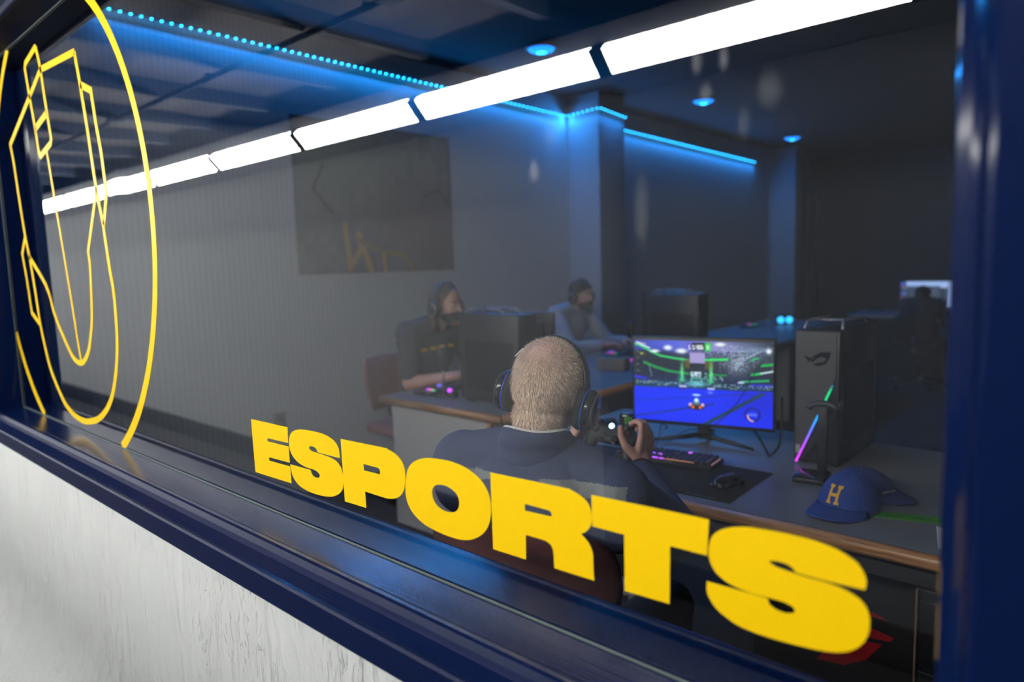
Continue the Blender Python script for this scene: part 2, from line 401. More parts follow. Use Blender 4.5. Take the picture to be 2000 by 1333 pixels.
mb = MB().box((-4, -0.445, -0.20), (18, 2.13, 0.1)); struct(mb.build('corridor_floor', mat('dark_corridor_carpet', (0.03, 0.03, 0.036), 0.9, bump=(200, .4, (1, 1, 1)), var=(5, .3))))
mb = MB().box(((ROOMX0+ROOMX1)/2, (0.85+ROOMY1)/2, ROOMZ+.05), (ROOMX1-ROOMX0+.4, ROOMY1-.85+.2, .1)); struct(mb.build('ceiling', CEIL))
mb = MB().box((ROOMX0-.06, (.85+ROOMY1)/2, ROOMZ/2), (.12, ROOMY1-.85, ROOMZ)); wl = struct(mb.build('wall_left', RIB))
for yp in (5.34, 10.1):
    MB().box((ROOMX0+.185, yp+.205, ROOMZ/2), (.37, .41, ROOMZ), bev=.004).build('pilaster', mat('grey_blue_pilaster_paint', (0.3, 0.32, 0.35), .8), wl)
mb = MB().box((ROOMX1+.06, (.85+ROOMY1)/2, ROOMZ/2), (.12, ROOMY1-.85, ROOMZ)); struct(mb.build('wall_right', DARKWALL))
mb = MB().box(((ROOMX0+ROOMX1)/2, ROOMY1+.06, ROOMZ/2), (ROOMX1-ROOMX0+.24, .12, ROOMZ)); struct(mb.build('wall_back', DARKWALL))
# wall with the window
d = .06; mb = MB(); yc, yt = (.62+.85)/2, .23
wp = [(.62, ZB-d), (.62, .36), (.614, .26), (.595, .16), (.555, .06), (.50, -.03), (.43, -.15), (.85, -.15), (.85, ZB-d)]
mb.rings([[Vector((xx, y, z)) for y, z in wp] for xx in (-13, 5)], True, 0, True); mb.box((-4, yc, (ZT+d+3.0)/2), (18, yt, 3.0-ZT-d))
mb.box(((-13+XL-d)/2, yc, (ZB+ZT)/2), (XL-d+13, yt, ZT-ZB+2*d)); mb.box(((5+XR+d)/2, yc, (ZB+ZT)/2), (5-XR-d, yt, ZT-ZB+2*d))
struct(mb.build('wall_front', WHITE_WALL))
# corridor shell
mb = MB().box((-7.52, -1.47, 1.25), (10.96, .12, 2.8), mi=0); mb.box((1.48, -1.47, 1.25), (7.04, .12, 2.8), mi=1); struct(mb.build('wall_opposite', [OPP_WALL, OPP_WALL_DIM]))
mb = MB().box((-4, -1.399, -.06), (18, .022, .18), bev=.004); struct(mb.build('baseboard_opposite', mat('black_skirting_rubber', (0.012, 0.014, 0.018), .5)))
JN0 = mat('navy_wall_paint', (0.02, 0.03, 0.06), .6)  # for the unseen right end wall, coloured dark to cut bounced light
for nm, xx in (('wall_corridor_left', -13.06), ('wall_corridor_right', 2.56)):
    struct(MB().box((xx, -.395, 1.25), (.12, 2.03, 2.8)).build(nm, OPP_WALL if 'left' in nm else JN0))
CEIL2 = mat('brown_grey_ceiling_board', (0.25, 0.235, 0.24), .85, var=(5, .25))
cc = struct(MB().box((-4, -.395, 2.65), (18, 2.03, .08)).build('corridor_ceiling', CEIL2))
JN = mat('navy_joist_paint', (0.03, 0.045, 0.085), .6)
jm = MB().box((0, 0, 0), (.055, 2.03, .085), bev=.003).mesh('joist'); jm.materials.append(JN)
k = 0
x = -12.26
while x < 2.4:
    link('joist', jm, cc, (x, -.395, 2.567)); x += .79
mb = MB().tube([(-13, -.28, 2.506), (2.5, -.28, 2.506)], .014, 10); cd = mb.build('conduit', JN, None); tag(cd, 'dark navy conduit running across the corridor ceiling joists', 'conduit')
for xx in (-5.1, -2.2, .7): MB().box((xx, -.28, 2.515), (.1, .085, .05), bev=.005).build('junction_box', JN, cd)
for i in range(11): MB().box((-12+i*1.38, -.28, 2.513), (.02, .045, .026), bev=.003).build('conduit_clip', JN, cd)

# window frame: one moulded profile (depth y, outward offset d) run round the four sides
PROF = [(.7485, 0), (.666, .0035), (.6625, -.001), (.658, -.0025), (.651, -.0025), (.646, 0), (.640, .010), (.632, .017), (.607, .0262), (.601, .0275), (.598, .032), (.598, .078), (.601, .082), (.622, .082), (.622, .06), (.7485, .06)]
PROF2 = [(.7575, 0), (.86, 0), (.866, .002), (.868, .006), (.868, .05), (.852, .05), (.852, .06), (.7575, .06)]
win = bpy.data.objects.new('window_1', None); col.objects.link(win); win.location = ((XL+XR)/2, YG, ZB); struct(win)
wo = Vector(win.location)
def frame(prof, names, material):
    def cor(k, d): return [(XL-d, ZB-d), (XR+d, ZB-d), (XR+d, ZT+d), (XL-d, ZT+d)][k]
    for k, nm in enumerate(names):
        r = []
        for q in (k, (k+1) % 4):
            r.append([Vector((cor(q, d)[0], y, cor(q, d)[1]))-wo for y, d in prof])
        mb = MB().rings(r, True, 0, False); o = mb.build(nm, material if 'sill' in nm else (NAVYH if 'head' in nm else NAVY), win)
frame(PROF, ('sill', 'jamb', 'head_rail', 'jamb'), NAVY2)
frame(PROF2, ('inner_sill', 'inner_jamb', 'inner_head_rail', 'inner_jamb'), NAVY2)
gp = MB().box(((XL+XR)/2, YG+.003, (ZB+ZT)/2), (XR-XL+.02, .006, ZT-ZB+.02)).build('glass_pane', GLASS, None)
gp.parent = win; gp.matrix_parent_inverse = Matrix.Translation(-wo)
gb = MB()
for (x0, z0, x1, z1) in ((XL, ZB, XR, ZB), (XL, ZT, XR, ZT), (XL, ZB, XL, ZT), (XR, ZB, XR, ZT)):
    gb.box(((x0+x1)/2, .7472, (z0+z1)/2), (max(.006, x1-x0), .0035, max(.006, z1-z0)), bev=.001)
o = gb.build('glazing_bead', mat('pale_green_glazing_seal', (0.10, 0.13, 0.12), .5), win); o.matrix_parent_inverse = Matrix.Translation(-wo)

# vinyl lettering on the pane (outline coordinates in metres on the glass, x and z)
LET = {
'E': [[(-1.4914,1.1483),(-1.3336,1.1506),(-1.3349,1.1163),(-1.4224,1.1139),(-1.4225,1.1069),(-1.3341,1.1086),(-1.3335,1.0735),(-1.4213,1.071),(-1.4211,1.0632),(-1.3333,1.0653),(-1.3321,1.0284),(-1.4884,1.0252)]],
'S': [[(-1.1441,1.1153),(-1.1456,1.1304),(-1.1516,1.1405),(-1.1638,1.1483),(-1.1848,1.1538),(-1.209,1.156),(-1.2392,1.1557),(-1.2652,1.1546),(-1.2893,1.1519),(-1.3089,1.1462),(-1.3237,1.1371),(-1.3302,1.125),(-1.3316,1.1112),(-1.3272,1.0977),(-1.316,1.0875),(-1.3005,1.0804),(-1.2796,1.0759),(-1.2626,1.075),(-1.2483,1.0752),(-1.2343,1.0742),(-1.2238,1.0709),(-1.2195,1.0664),(-1.2231,1.0618),(-1.2321,1.0597),(-1.2435,1.0608),(-1.2506,1.066),(-1.2533,1.0722),(-1.2908,1.0713),(-1.3325,1.0704),(-1.3306,1.0587),(-1.3252,1.046),(-1.3115,1.0343),(-1.2907,1.0271),(-1.2619,1.0239),(-1.2284,1.0242),(-1.1982,1.0271),(-1.1757,1.0321),(-1.1557,1.0412),(-1.1429,1.0521),(-1.1374,1.0657),(-1.1371,1.0823),(-1.142,1.0966),(-1.154,1.1056),(-1.1724,1.1105),(-1.1965,1.1122),(-1.2238,1.1127),(-1.2377,1.1129),(-1.249,1.1146),(-1.2538,1.1182),(-1.2521,1.1218),(-1.2442,1.1233),(-1.2327,1.123),(-1.2256,1.1191),(-1.2221,1.1142),(-1.1841,1.1146)]],
'P': [[(-1.1383,1.1545),(-1.008,1.1581),(-0.9911,1.157),(-0.9746,1.1536),(-0.9605,1.1471),(-0.9512,1.1387),(-0.9465,1.1289),(-0.9459,1.1173),(-0.9475,1.1028),(-0.9512,1.0903),(-0.9602,1.0789),(-0.9736,1.0708),(-0.9889,1.0664),(-1.0081,1.0642),(-1.0675,1.0639),(-1.0668,1.0323),(-1.1361,1.0304)],[(-1.0678,1.1169),(-1.0269,1.1173),(-1.0202,1.1164),(-1.0176,1.1119),(-1.0187,1.106),(-1.0673,1.1046)]],
'O': [[(-0.9468,1.0941),(-0.944,1.1131),(-0.9378,1.13),(-0.9251,1.1433),(-0.907,1.1528),(-0.8858,1.1589),(-0.8635,1.1616),(-0.8383,1.1632),(-0.8174,1.1625),(-0.7937,1.1593),(-0.7726,1.1524),(-0.7568,1.1436),(-0.7462,1.1327),(-0.7404,1.121),(-0.7382,1.1074),(-0.7395,1.0907),(-0.7442,1.0754),(-0.7544,1.0611),(-0.7697,1.0489),(-0.7901,1.0392),(-0.8108,1.0347),(-0.8354,1.0332),(-0.8606,1.034),(-0.8864,1.0368),(-0.9088,1.0425),(-0.9277,1.052),(-0.9406,1.065),(-0.9465,1.0797)],[(-0.8756,1.1019),(-0.8733,1.1087),(-0.8665,1.1151),(-0.8553,1.1185),(-0.8409,1.1192),(-0.827,1.1166),(-0.8169,1.1113),(-0.8112,1.1039),(-0.81,1.0956),(-0.8131,1.0863),(-0.8204,1.0798),(-0.8329,1.0758),(-0.8472,1.0751),(-0.8597,1.078),(-0.8693,1.0842),(-0.8747,1.0932)]],
'R': [[(-0.7368,1.1611),(-0.5963,1.1649),(-0.5801,1.1638),(-0.5642,1.1595),(-0.5534,1.1532),(-0.5475,1.1441),(-0.5457,1.1327),(-0.5472,1.122),(-0.5544,1.1117),(-0.5648,1.1045),(-0.5578,1.0996),(-0.5502,1.0923),(-0.5454,1.0817),(-0.5448,1.07),(-0.5445,1.0515),(-0.5435,1.0428),(-0.6139,1.0411),(-0.6152,1.066),(-0.6192,1.0746),(-0.6277,1.078),(-0.6381,1.0786),(-0.6676,1.0779),(-0.6681,1.0394),(-0.7364,1.0378)],[(-0.6673,1.1256),(-0.6244,1.1258),(-0.6184,1.1244),(-0.616,1.1208),(-0.6175,1.1174),(-0.6676,1.1153)]],
'T': [[(-0.5459,1.1644),(-0.3737,1.1693),(-0.3763,1.1237),(-0.4261,1.1229),(-0.4274,1.0462),(-0.4942,1.0432),(-0.4939,1.1209),(-0.5449,1.1202)]],
'Z': [[(-0.2004,1.1337),(-0.199,1.142),(-0.2013,1.1509),(-0.2069,1.159),(-0.2157,1.165),(-0.2279,1.1697),(-0.2427,1.1727),(-0.2613,1.1742),(-0.2831,1.1742),(-0.3082,1.173),(-0.3291,1.1706),(-0.3453,1.1664),(-0.3591,1.1597),(-0.3689,1.1508),(-0.3732,1.1394),(-0.3742,1.1266),(-0.3718,1.1161),(-0.3646,1.1055),(-0.3519,1.0981),(-0.3367,1.0944),(-0.3206,1.0932),(-0.3049,1.0936),(-0.2947,1.0942),(-0.2821,1.0939),(-0.2734,1.0915),(-0.2707,1.0878),(-0.2733,1.0845),(-0.2819,1.0819),(-0.292,1.0826),(-0.2997,1.0861),(-0.3023,1.0924),(-0.334,1.0922),(-0.3765,1.0912),(-0.3768,1.0795),(-0.3732,1.0707),(-0.3645,1.0608),(-0.3504,1.0528),(-0.331,1.0475),(-0.3071,1.0463),(-0.2815,1.0474),(-0.2571,1.0497),(-0.2394,1.0523),(-0.2246,1.0562),(-0.2113,1.0636),(-0.2017,1.0739),(-0.1961,1.0869),(-0.1948,1.0998),(-0.1967,1.1113),(-0.2028,1.1203),(-0.2127,1.1257),(-0.2249,1.1291),(-0.2408,1.1304),(-0.2583,1.1303),(-0.2715,1.1311),(-0.2826,1.1319),(-0.2938,1.1333),(-0.3011,1.1362),(-0.2989,1.1386),(-0.2901,1.1398),(-0.2802,1.1392),(-0.274,1.1361),(-0.2713,1.1325),(-0.2583,1.1321),(-0.2294,1.1324)]]}
le = thing('window_lettering', 'big solid yellow vinyl word ESPORTS low on the window pane', 'lettering', (-.84, .7496, 1.03))
ROTX = Matrix.Rotation(R_(90), 4, 'X')
for ch in 'ESPORTZ':
    me = shape_mesh('letter', [smooth_loop(l) for l in LET[ch]], .00018)
    me.transform(Matrix.Translation((0.84, -.0003, -1.03)) @ ROTX)
    me.materials.append(YELLOW); o = link('letter', me, le); o['label'] = 'yellow letter %s' % ('S at the end' if ch == 'Z' else ch)
em = thing('window_emblem', 'thin yellow line emblem of a ring and shield at far left of the pane', 'emblem', (-2.74, .7496, .95))
def eline(name, pts, wd, closed=False):
    pts = [(x+2.74, z-.95) for x, z in pts]
    strip_mb(pts, wd, -.0001, -.0004, closed).build(name, YELLOW, em)
cx, cz, cr_ = -2.7444, 1.6315, .7937
a_l = math.acos((XL+.004-cx)/cr_); a_b = math.asin((ZB+.002-cz)/cr_); a_t = math.asin((ZT-.002-cz)/cr_)
eline('ring', ramp_arc((cx, cz), cr_, a_b, a_t, 60), .030)
eline('ring', ramp_arc((cx, cz), cr_, math.pi-a_t, a_l, 20), .030)
eline('ring', ramp_arc((cx, cz), cr_, 2*math.pi-a_l, math.pi-a_b+0*math.pi, 40), .030)
def sm(pts, n=4):
    P = [Vector(p) for p in pts]; out = []
    for i in range(len(P)-1):
        p1, p2 = P[i], P[i+1]
        c1 = i > 0 and (P[i]-P[i-1]).angle(p2-p1) < R_(30); c2 = i < len(P)-2 and (p2-p1).angle(P[i+2]-p2) < R_(30)
        p0 = P[i-1] if c1 else p1-(p2-p1); p3 = P[i+2] if c2 else p2+(p2-p1)
        for k in range(n):
            t = k/n; out.append(0.5*((2*p1)+(p2-p0)*t+(2*p0-5*p1+4*p2-p3)*t*t+(3*p1-p0-3*p2+p3)*t**3))
    out.append(P[-1]); return [(p.x, p.y) for p in out]
eline('handle_outline', [(-2.811,2.252),(-2.939,2.226),(-2.949,2.212),(-2.931,2.121),(-2.9,2.001),(-2.887,1.921),(-2.871,1.902),(-2.746,1.928),(-2.734,1.942),(-2.743,1.985),(-2.764,2.098),(-2.775,2.177),(-2.791,2.223),(-2.8,2.244)], .021, True)
eline('cross_line', [(-2.901,1.999),(-2.754,2.029)], .024)
eline('shield_outline', [(-2.429,2.155),(-2.776,2.173),(-3.238,1.99)]+sm([(-3.2375,1.988),(-3.217,1.92),(-3.202,1.823),(-3.169,1.649),(-3.137,1.554),(-3.112,1.441),(-3.097,1.35),(-3.089,1.308),(-3.06,1.231),(-3.017,1.146),(-2.953,1.083),(-2.877,1.027),(-2.783,0.996),(-2.687,0.988),(-2.614,0.996),(-2.53,1.016),(-2.444,1.057),(-2.378,1.113),(-2.328,1.189),(-2.297,1.273),(-2.286,1.354),(-2.287,1.442),(-2.301,1.502),(-2.318,1.612)]), .021)
eline('inner_line', [(-2.429,2.155),(-2.405,2.055),(-2.4,2.029),(-2.378,1.914),(-2.359,1.784),(-2.344,1.711),(-2.32,1.634),(-2.318,1.612)], .021)
eline('inner_line', [(-2.405,2.055),(-2.319,2.022),(-2.306,1.939),(-2.282,1.837),(-2.27,1.732),(-2.276,1.709),(-2.316,1.632)], .021)
eline('inner_line', sm([(-2.797,1.907),(-2.786,1.862),(-2.768,1.774),(-2.756,1.709),(-2.723,1.56),(-2.682,1.357),(-2.67,1.284),(-2.652,1.203)]), .016)
eline('inner_line', sm([(-3.146,1.566),(-2.962,1.452),(-2.904,1.362),(-2.853,1.304),(-2.792,1.25),(-2.731,1.205),(-2.674,1.191),(-2.624,1.2),(-2.568,1.235),(-2.529,1.29),(-2.5,1.355),(-2.473,1.505),(-2.476,1.561),(-2.374,1.707),(-2.354,1.747)]), .019)
eline('inner_line', [(-3.175,1.633),(-3.233,1.576),(-3.207,1.479),(-3.187,1.35),(-3.099,1.31)], .019)

# corridor light trough: sloped diffusers under a painted housing along the opposite wall
HOUS = mat('grey_housing_paint', (0.55, 0.57, 0.62), .45)
DIFF = mat('lit_diffuser', (.8, .8, .8), .5, emit=(1.0, 0.985, 0.95), power=TROUGH_POWER)
lt = thing('light_trough', 'long wall trough of sloped white light panels facing the window', 'light fixture', (-4, -1.41, 2.25))
prof = [(.002, .018), (.346, .018), (.360, .021), (.444, .113), (.455, .173), (.455, .186), (.002, .186)]
MB().rings([[Vector((-8.9, y, z)) for y, z in prof], [Vector((4.75, y, z)) for y, z in prof]], True, 0, False).build('housing', HOUS, lt)
sl = math.atan2(.092, .084)
pm = MB().box((0, 0, 0), (1.106, .118, .040), bev=.002, seg=1).mesh('diffuser'); pm.materials.append(DIFF)
scr = MB().ell((0, 0, 0), (.007, .004, .006), nu=8, nv=6).mesh('screw'); scr.materials.append(SILVER)
dv = MB().box((0, 0, 0), (.060, .126, .052), bev=.002, seg=1).mesh('divider'); dv.materials.append(mat('dark_divider', (.006, .007, .009), .6, spec=.1))
for i in range(15):
    xc = -1.72-.584+1.168*(5-i)+4
    if not -8.4 < xc < 4.2: continue
    o = link('diffuser', pm, lt, (xc, .4150, .0554)); o.rotation_euler = (sl, 0, 0)
    o = link('divider', dv, lt, (xc+.584, .4150, .0554)); o.rotation_euler = (sl, 0, 0)
    for q in (-.38, 0, .38):
        for e in (-.028, .028): link('screw', scr, lt, (xc+q+e, .4500, .137))

# ------------------------------------------------------------------ blue LED tape and ceiling lamps in the room
LEDB = mat('blue_led', (.1, .5, .9), .4, emit=(0.01, 0.42, 1.0), power=14)
TAPE = mat('led_tape', (.05, .12, .3), .5)
bead = MB().ell((0, 0, 0), (.0075, .0075, .006), nu=10, nv=6).mesh('led_bead'); bead.materials.append(LEDB)
def led_run(name, pts, label):
    t = thing(name, label, 'light strip', pts[0], 0, 'blue light tape runs'); P0 = Vector(pts[0])
    for a, b in zip(pts[:-1], pts[1:]):
        a = Vector(a)-P0; b = Vector(b)-P0; d = b-a; L = d.length; n = max(1, int(round(L/.0525)))
        q = d.to_track_quat('X', 'Z')
        o = MB().box((0, 0, 0), (L, .012, .006)).build('tape', TAPE, t, (a+b)/2); o.rotation_euler = q.to_euler()
        off = q.to_matrix() @ Vector((0, 0, -.004))
        for i in range(n): link('led_bead', bead, t, a+d*((i+.5)/n)+off)
        la = bpy.data.lights.new('led_glow', 'AREA'); la.shape = 'RECTANGLE'; la.size = L; la.size_y = .012
        la.energy = LED_POWER*L/4; la.color = (0.02, 0.30, 1.0)
        lo = bpy.data.objects.new('led_glow', la); col.objects.link(lo); lo.parent = t
        lo.location = (a+b)/2+off*4
        out = V3((1, 0, 0)) if abs(d.y) > abs(d.x) else V3((0, -1, 0))      # the tape throws its light out into the room and down
        zl = -(out*0.80+V3((0, 0, -0.60))).normalized(); xl = d.normalized(); yl = zl.cross(xl).normalized(); zl = xl.cross(yl)
        lo.rotation_euler = Matrix((xl, yl, zl)).transposed().to_euler()
    return t
led_run('led_strip', [(-4.075, 1.36, 2.868), (-4.075, 5.315, 2.832), (-3.705, 5.315, 2.848), (-3.705, 5.76, 2.815)], 'long blue LED tape along the left wall, bending round the first pilaster')
led_run('led_strip', [(-4.075, 5.80, 2.826), (-4.075, 9.55, 2.770)], 'short blue LED tape beyond the first pilaster, ending in mid wall')
DL = mat('blue_lamp', (.1, .3, .9), .3, emit=(0.0, 0.22, 1.0), power=2.2)
DLC = mat('blue_lamp_core', (.1, .4, .9), .3, emit=(0.02, 0.5, 1.0), power=5)
for (x, y, z), lab in (((-3.27, 3.99, 2.998), 'nearest blue downlight in the dark ceiling, beside the white light row'), ((-3.27, 6.44, 2.998), 'middle blue ceiling downlight, a small glow above the blue tape'), ((-3.50, 9.33, 2.998), 'farthest and smallest blue downlight deep in the room')):
    t = thing('downlight', lab, 'downlight', (x, y, z), 0, 'blue ceiling downlights')
    MB().lathe([(.115, 0), (.118, -.008), (.100, -.014), (.095, -.006)], 24).build('trim_ring', DARKG, t)
    MB().ell((0, 0, -.008), (.095, .095, .03), nu=20, nv=8).build('lens', DL, t)
    MB().ell((0, 0, -.032), (.04, .04, .012), nu=14, nv=6).build('lamp_core', DLC, t)

# poster and socket on the left wall
P = Paint(140, 90, (.37, .39, .40))
P.noise(0, 0, 1, 1, 6, [(.33, .35, .35), (.43, .44, .43), (.38, .35, .40)], .6, 3, .7)
P.ell(.25, .25, .3, .35, (.45, .48, .44), .8, .6); P.ell(.8, .7, .35, .3, (.41, .34, .40), .8, .6)
Yw = (.72, .56, .22)
P.poly([(.27, .68), (.29, .96), (.36, .84), (.35, .74), (.42, .99)], .05, Yw); P.poly([(.36, .78), (.5, .86), (.63, .88), (.7, .99)], .035, (.5, .42, .22))
P.line((.5, .88), (.51, .99), .035, Yw); P.line((.43, .9), (.45, .99), .02, (.35, .25, .1)); P.poly([(.2, .6), (.1, .45), (.16, .3)], .02, (.2, .24, .17)); P.poly([(.8, .45), (.9, .4), (.98, .5)], .02, (.22, .24, .18))
me = P.mesh('poster_print', 1.37, 1.02); me.materials.append(attr_mat('poster_ink', 1, .5, False))
t = thing('poster', 'large dark unframed poster with yellow strokes hanging on the left wall', 'poster', (ROOMX0+.012, 3.14, 1.45+.51))
o = link('print', me, t, (.0005, 0, 0)); o.rotation_euler = (0, 0, R_(90))
MB().box((-.0045, 0, 0), (.009, 1.37, 1.02)).build('board', DARKG, t)
t = thing('wall_socket', 'small grey double socket plate low on the left wall', 'socket', (ROOMX0+.004, 2.247, .51))
MB().box((0, 0, 0), (.008, .085, .13), bev=.003).build('plate', mat('grey_socket_plate', (.16, .15, .15), .5), t)
for z in (-.028, .028): MB().box((.0045, 0, z), (.003, .036, .03), bev=.001).build('outlet', DARKG, t)

# ------------------------------------------------------------------ desks
def bullnose(mb, p0, p1, out, z0, z1):
    """rounded wooden lip along p0-p1 facing out (unit xy)"""
    h = (z1-z0)/2; rs = []
    for p in (p0, p1):
        r = [Vector((p[0], p[1], z1)), ]
        for i in range(9):
            a = math.pi/2-math.pi*i/8; r.append(Vector((p[0]+out[0]*(.008+h*.8*math.cos(a)), p[1]+out[1]*(.008+h*.8*math.cos(a)), z0+h+h*math.sin(a))))
        r.append(Vector((p[0], p[1], z0))); rs.append(r)
    return mb.rings(rs, True, 0, True)
# the player's desk
t = thing('player_desk', 'near grey desk with a rounded oak front edge under the bright game screen', 'desk', (0, 0, 0))
MB().box(((-1.89+1.8)/2, (1.875+2.88)/2, .73), (3.69, 1.005, .04)).build('desktop', LAMINATE, t)
bullnose(MB(), (-1.89, 1.876), (1.8, 1.876), (0, -1), .71, .7498).build('oak_edge', OAK, t)['label'] = 'rounded oak edging'
MB().box((-.05, 1.93, .675), (3.6, .025, .068), bev=.003).build('apron', DARKG, t)
MB().box((-.05, 2.84, .52), (3.6, .02, .38)).build('modesty_panel', DARKG, t)
for x in (-1.84, 1.72):
    for y in (1.95, 2.80): MB().box((x, y, .355), (.05, .05, .71), bev=.004).build('leg', DARKG, t)
t = thing('drawer_pedestal', 'dark drawer pedestal under the right end of the near desk', 'drawer unit', (-.17, 2.2, 0))
MB().box((0, 0, .32), (.45, .54, .62), bev=.004).build('carcass', BLACK, t)
for z in (.14, .33, .52):
    o = MB().box((.0, -.276, z), (.43, .016, .175), bev=.003).build('drawer', BLACK, t)
    MB().box((0, -.29, z+.06), (.12, .012, .012), bev=.003).build('handle', DARKG, o)
MB().box((-.222, -.276, .32), (.005, .018, .62)).build('edge_strip', mat('tan_edge_strip', (.22, .14, .09), .5), t)
o = MB().box((-.155, -.2855, .525), (.022, .003, .14)).build('yellow_sticker', mat('yellow_label_paper', (.5, .48, .03), .6), t)
# long desk of the far row, its end panel facing the window
t = thing('row_desk', 'long grey desk row with oak edges and pale end panel by the left wall', 'desk', (0, 0, 0))
MB().box((-2.755, 5.2, .73), (.94, 5.57, .04)).build('desktop', LAMINATE, t)
bullnose(MB(), (-3.225, 2.416), (-2.285, 2.416), (0, -1), .71, .7498).build('oak_edge', OAK, t)
bullnose(MB(), (-2.286, 2.416), (-2.286, 7.98), (1, 0), .71, .7498).build('oak_edge', OAK, t)
bullnose(MB(), (-3.224, 2.416), (-3.224, 7.98), (-1, 0), .71, .7498).build('oak_edge', OAK, t)
MB().box((-2.80, 2.46, .355), (.76, .022, .71)).build('end_panel', PANELG, t)
MB().box((-2.405, 2.46, .355), (.03, .026, .71), bev=.002).build('panel_edge', OAK, t)
MB().box((-2.40, 2.98, .355), (.022, .98, .71)).build('side_panel', PANELG, t)
for y in (4.35, 6.2, 7.9): MB().box((-2.755, y, .355), (.86, .025, .71)).build('leg_panel', PANELG, t)
t = thing('back_desk', 'dark desk at the far end under the lit white screen', 'desk', (-1.6, 9.45, 0))
MB().box((0, 0, .73), (2.2, .8, .04), bev=.004).build('desktop', LAMINATE, t)
for x in (-1.05, 1.05): MB().box((x, 0, .355), (.04, .74, .71)).build('leg_panel', DARKG, t)

# ------------------------------------------------------------------ computers and desk kit
def rgb(name, c, p): return mat(name, c, .4, emit=c, power=p)
def tower(loc, rz, label, lit=True):
    """tower case, front toward local -y"""
    t = thing('pc_tower', label, 'computer', loc, R_(rz), 'tower computers with top handles')
    W, D, H = .150, .42, .462
    MB().box((0, D/2+.012, H/2+.012), (W, D, H), bev=.006).build('case', BLACK, t)
    MB().box((0, .008, H/2+.012), (W, .016, H-.004), bev=.004).build('front_frame', BLACK, t)
    poly = [(-.068, .03), (-.068, .468), (.064, .468), (.064, .318), (.006, .185), (-.064, .03)]
    me = MB().prism(poly, 0, .006, ROTX).build('front_plate', mat('gunmetal_plate', (.075, .073, .075), .45, .2), t); me.location.y = 0
    # eye-shaped brand mark as three dark blades
    lg = [[(-.043, .385), (-.02, .378), (.012, .400), (.047, .405), (.02, .397), (-.012, .379), (-.027, .362), (-.03, .372)],
          [(-.021, .366), (.0, .388), (.025, .398), (.047, .402), (.044, .385), (.030, .361), (.006, .352), (-.012, .356), (.004, .362), (.024, .367), (.033, .381), (.016, .384), (-.002, .374), (-.012, .362)]]
    for p in lg: MB().prism(p, .0062, .0068, ROTX).build('brand_mark', BLACKG, t)
    if lit:
        n = 26; a = Vector((-.064, .008)); b = Vector((.055, .290)); mb = MB(); cols = []
        stops = [(0, (.75, .05, .9)), (.22, (.5, .05, .95)), (.40, (.12, .15, .95)), (.58, (.0, .35, .9)), (.66, (.01, .02, .03)), (.76, (.01, .02, .03)), (.80, (.0, .5, .15)), (.93, (.0, .55, .2)), (.97, (.0, .02, .02)), (1, (.0, .3, .5))]
        for i in range(n):
            p = a.lerp(b, (i+.5)/n); f = (i+.5)/n
            for (f0, c0), (f1, c1) in zip(stops[:-1], stops[1:]):
                if f0 <= f <= f1: k = (f-f0)/(f1-f0); cols.append([c0[j]*(1-k)+c1[j]*k for j in range(3)]); break
            mb.box((p.x, -.0068, p.y), (.007, .003, (b-a).length/n*1.01), rot=(0, math.atan2((b-a).x, (b-a).y), 0))
        o = mb.build('light_bar', MATS.get('rgb_bar') or attr_mat('rgb_bar', 1.5), t, fix=False)
        at = o.data.attributes.new('paint', 'FLOAT_COLOR', 'FACE'); per = len(o.data.polygons)//n
        for i, pl in enumerate(o.data.polygons): at.data[i].color = (*cols[min(i//per, n-1)], 1)
    mb = MB()
    for i in range(8):
        x0 = -.03+i*.012; mb.box((x0+.012, -.004, .02+.05+i*.018), (.003, .006, .10+.0*i), rot=(0, .367, 0))
    mb.build('vent_slats', DARKG, t)
    mb = MB()
    for i in range(22): mb.box((.0755, .05+i*.016, .20), (.002, .006, .26))
    mb.build('side_vents', BLACKG, t)
    o = MB().box((-.058, -.0068, .055), (.016, .0012, .030)).build('spec_sticker', mat('pale_sticker', (.25, .26, .27), .5), t)
    MB().box((-.058, -.0076, .049), (.015, .0006, .006)).build('sticker_band', mat('green_sticker_band', (.12, .45, .03), .5), o)
    hm = MB()
    hm.tube([(-.062, .05, .474), (-.057, .075, .497), (-.055, .10, .503), (.055, .10, .503), (.060, .075, .497), (.066, .05, .474)], .0055, 8)
    hm.tube([(-.055, .10, .503), (-.06, .30, .497), (-.064, .34, .474)], .005, 8); hm.tube([(.055, .10, .503), (.06, .30, .497), (.064, .34, .474)], .005, 8)
    hm.build('carry_handle', GREY, t)
    for x in (-.055, .055):
        for y in (.05, .38): MB().box((x, y, .006), (.022, .05, .012), bev=.003).build('foot', RUBBER, t)
    return t
tower((-.823, 2.445, .75), 0, 'tower computer with a grey front plate and rainbow light bar beside the game screen')
tower((-2.745, 2.66, .75), -90, 'tower computer seen from its dark side on the pale ended desk', False)
tower((-2.80, 4.66, .75), -90, 'tower computer far back on the desk row behind the blond player', False)

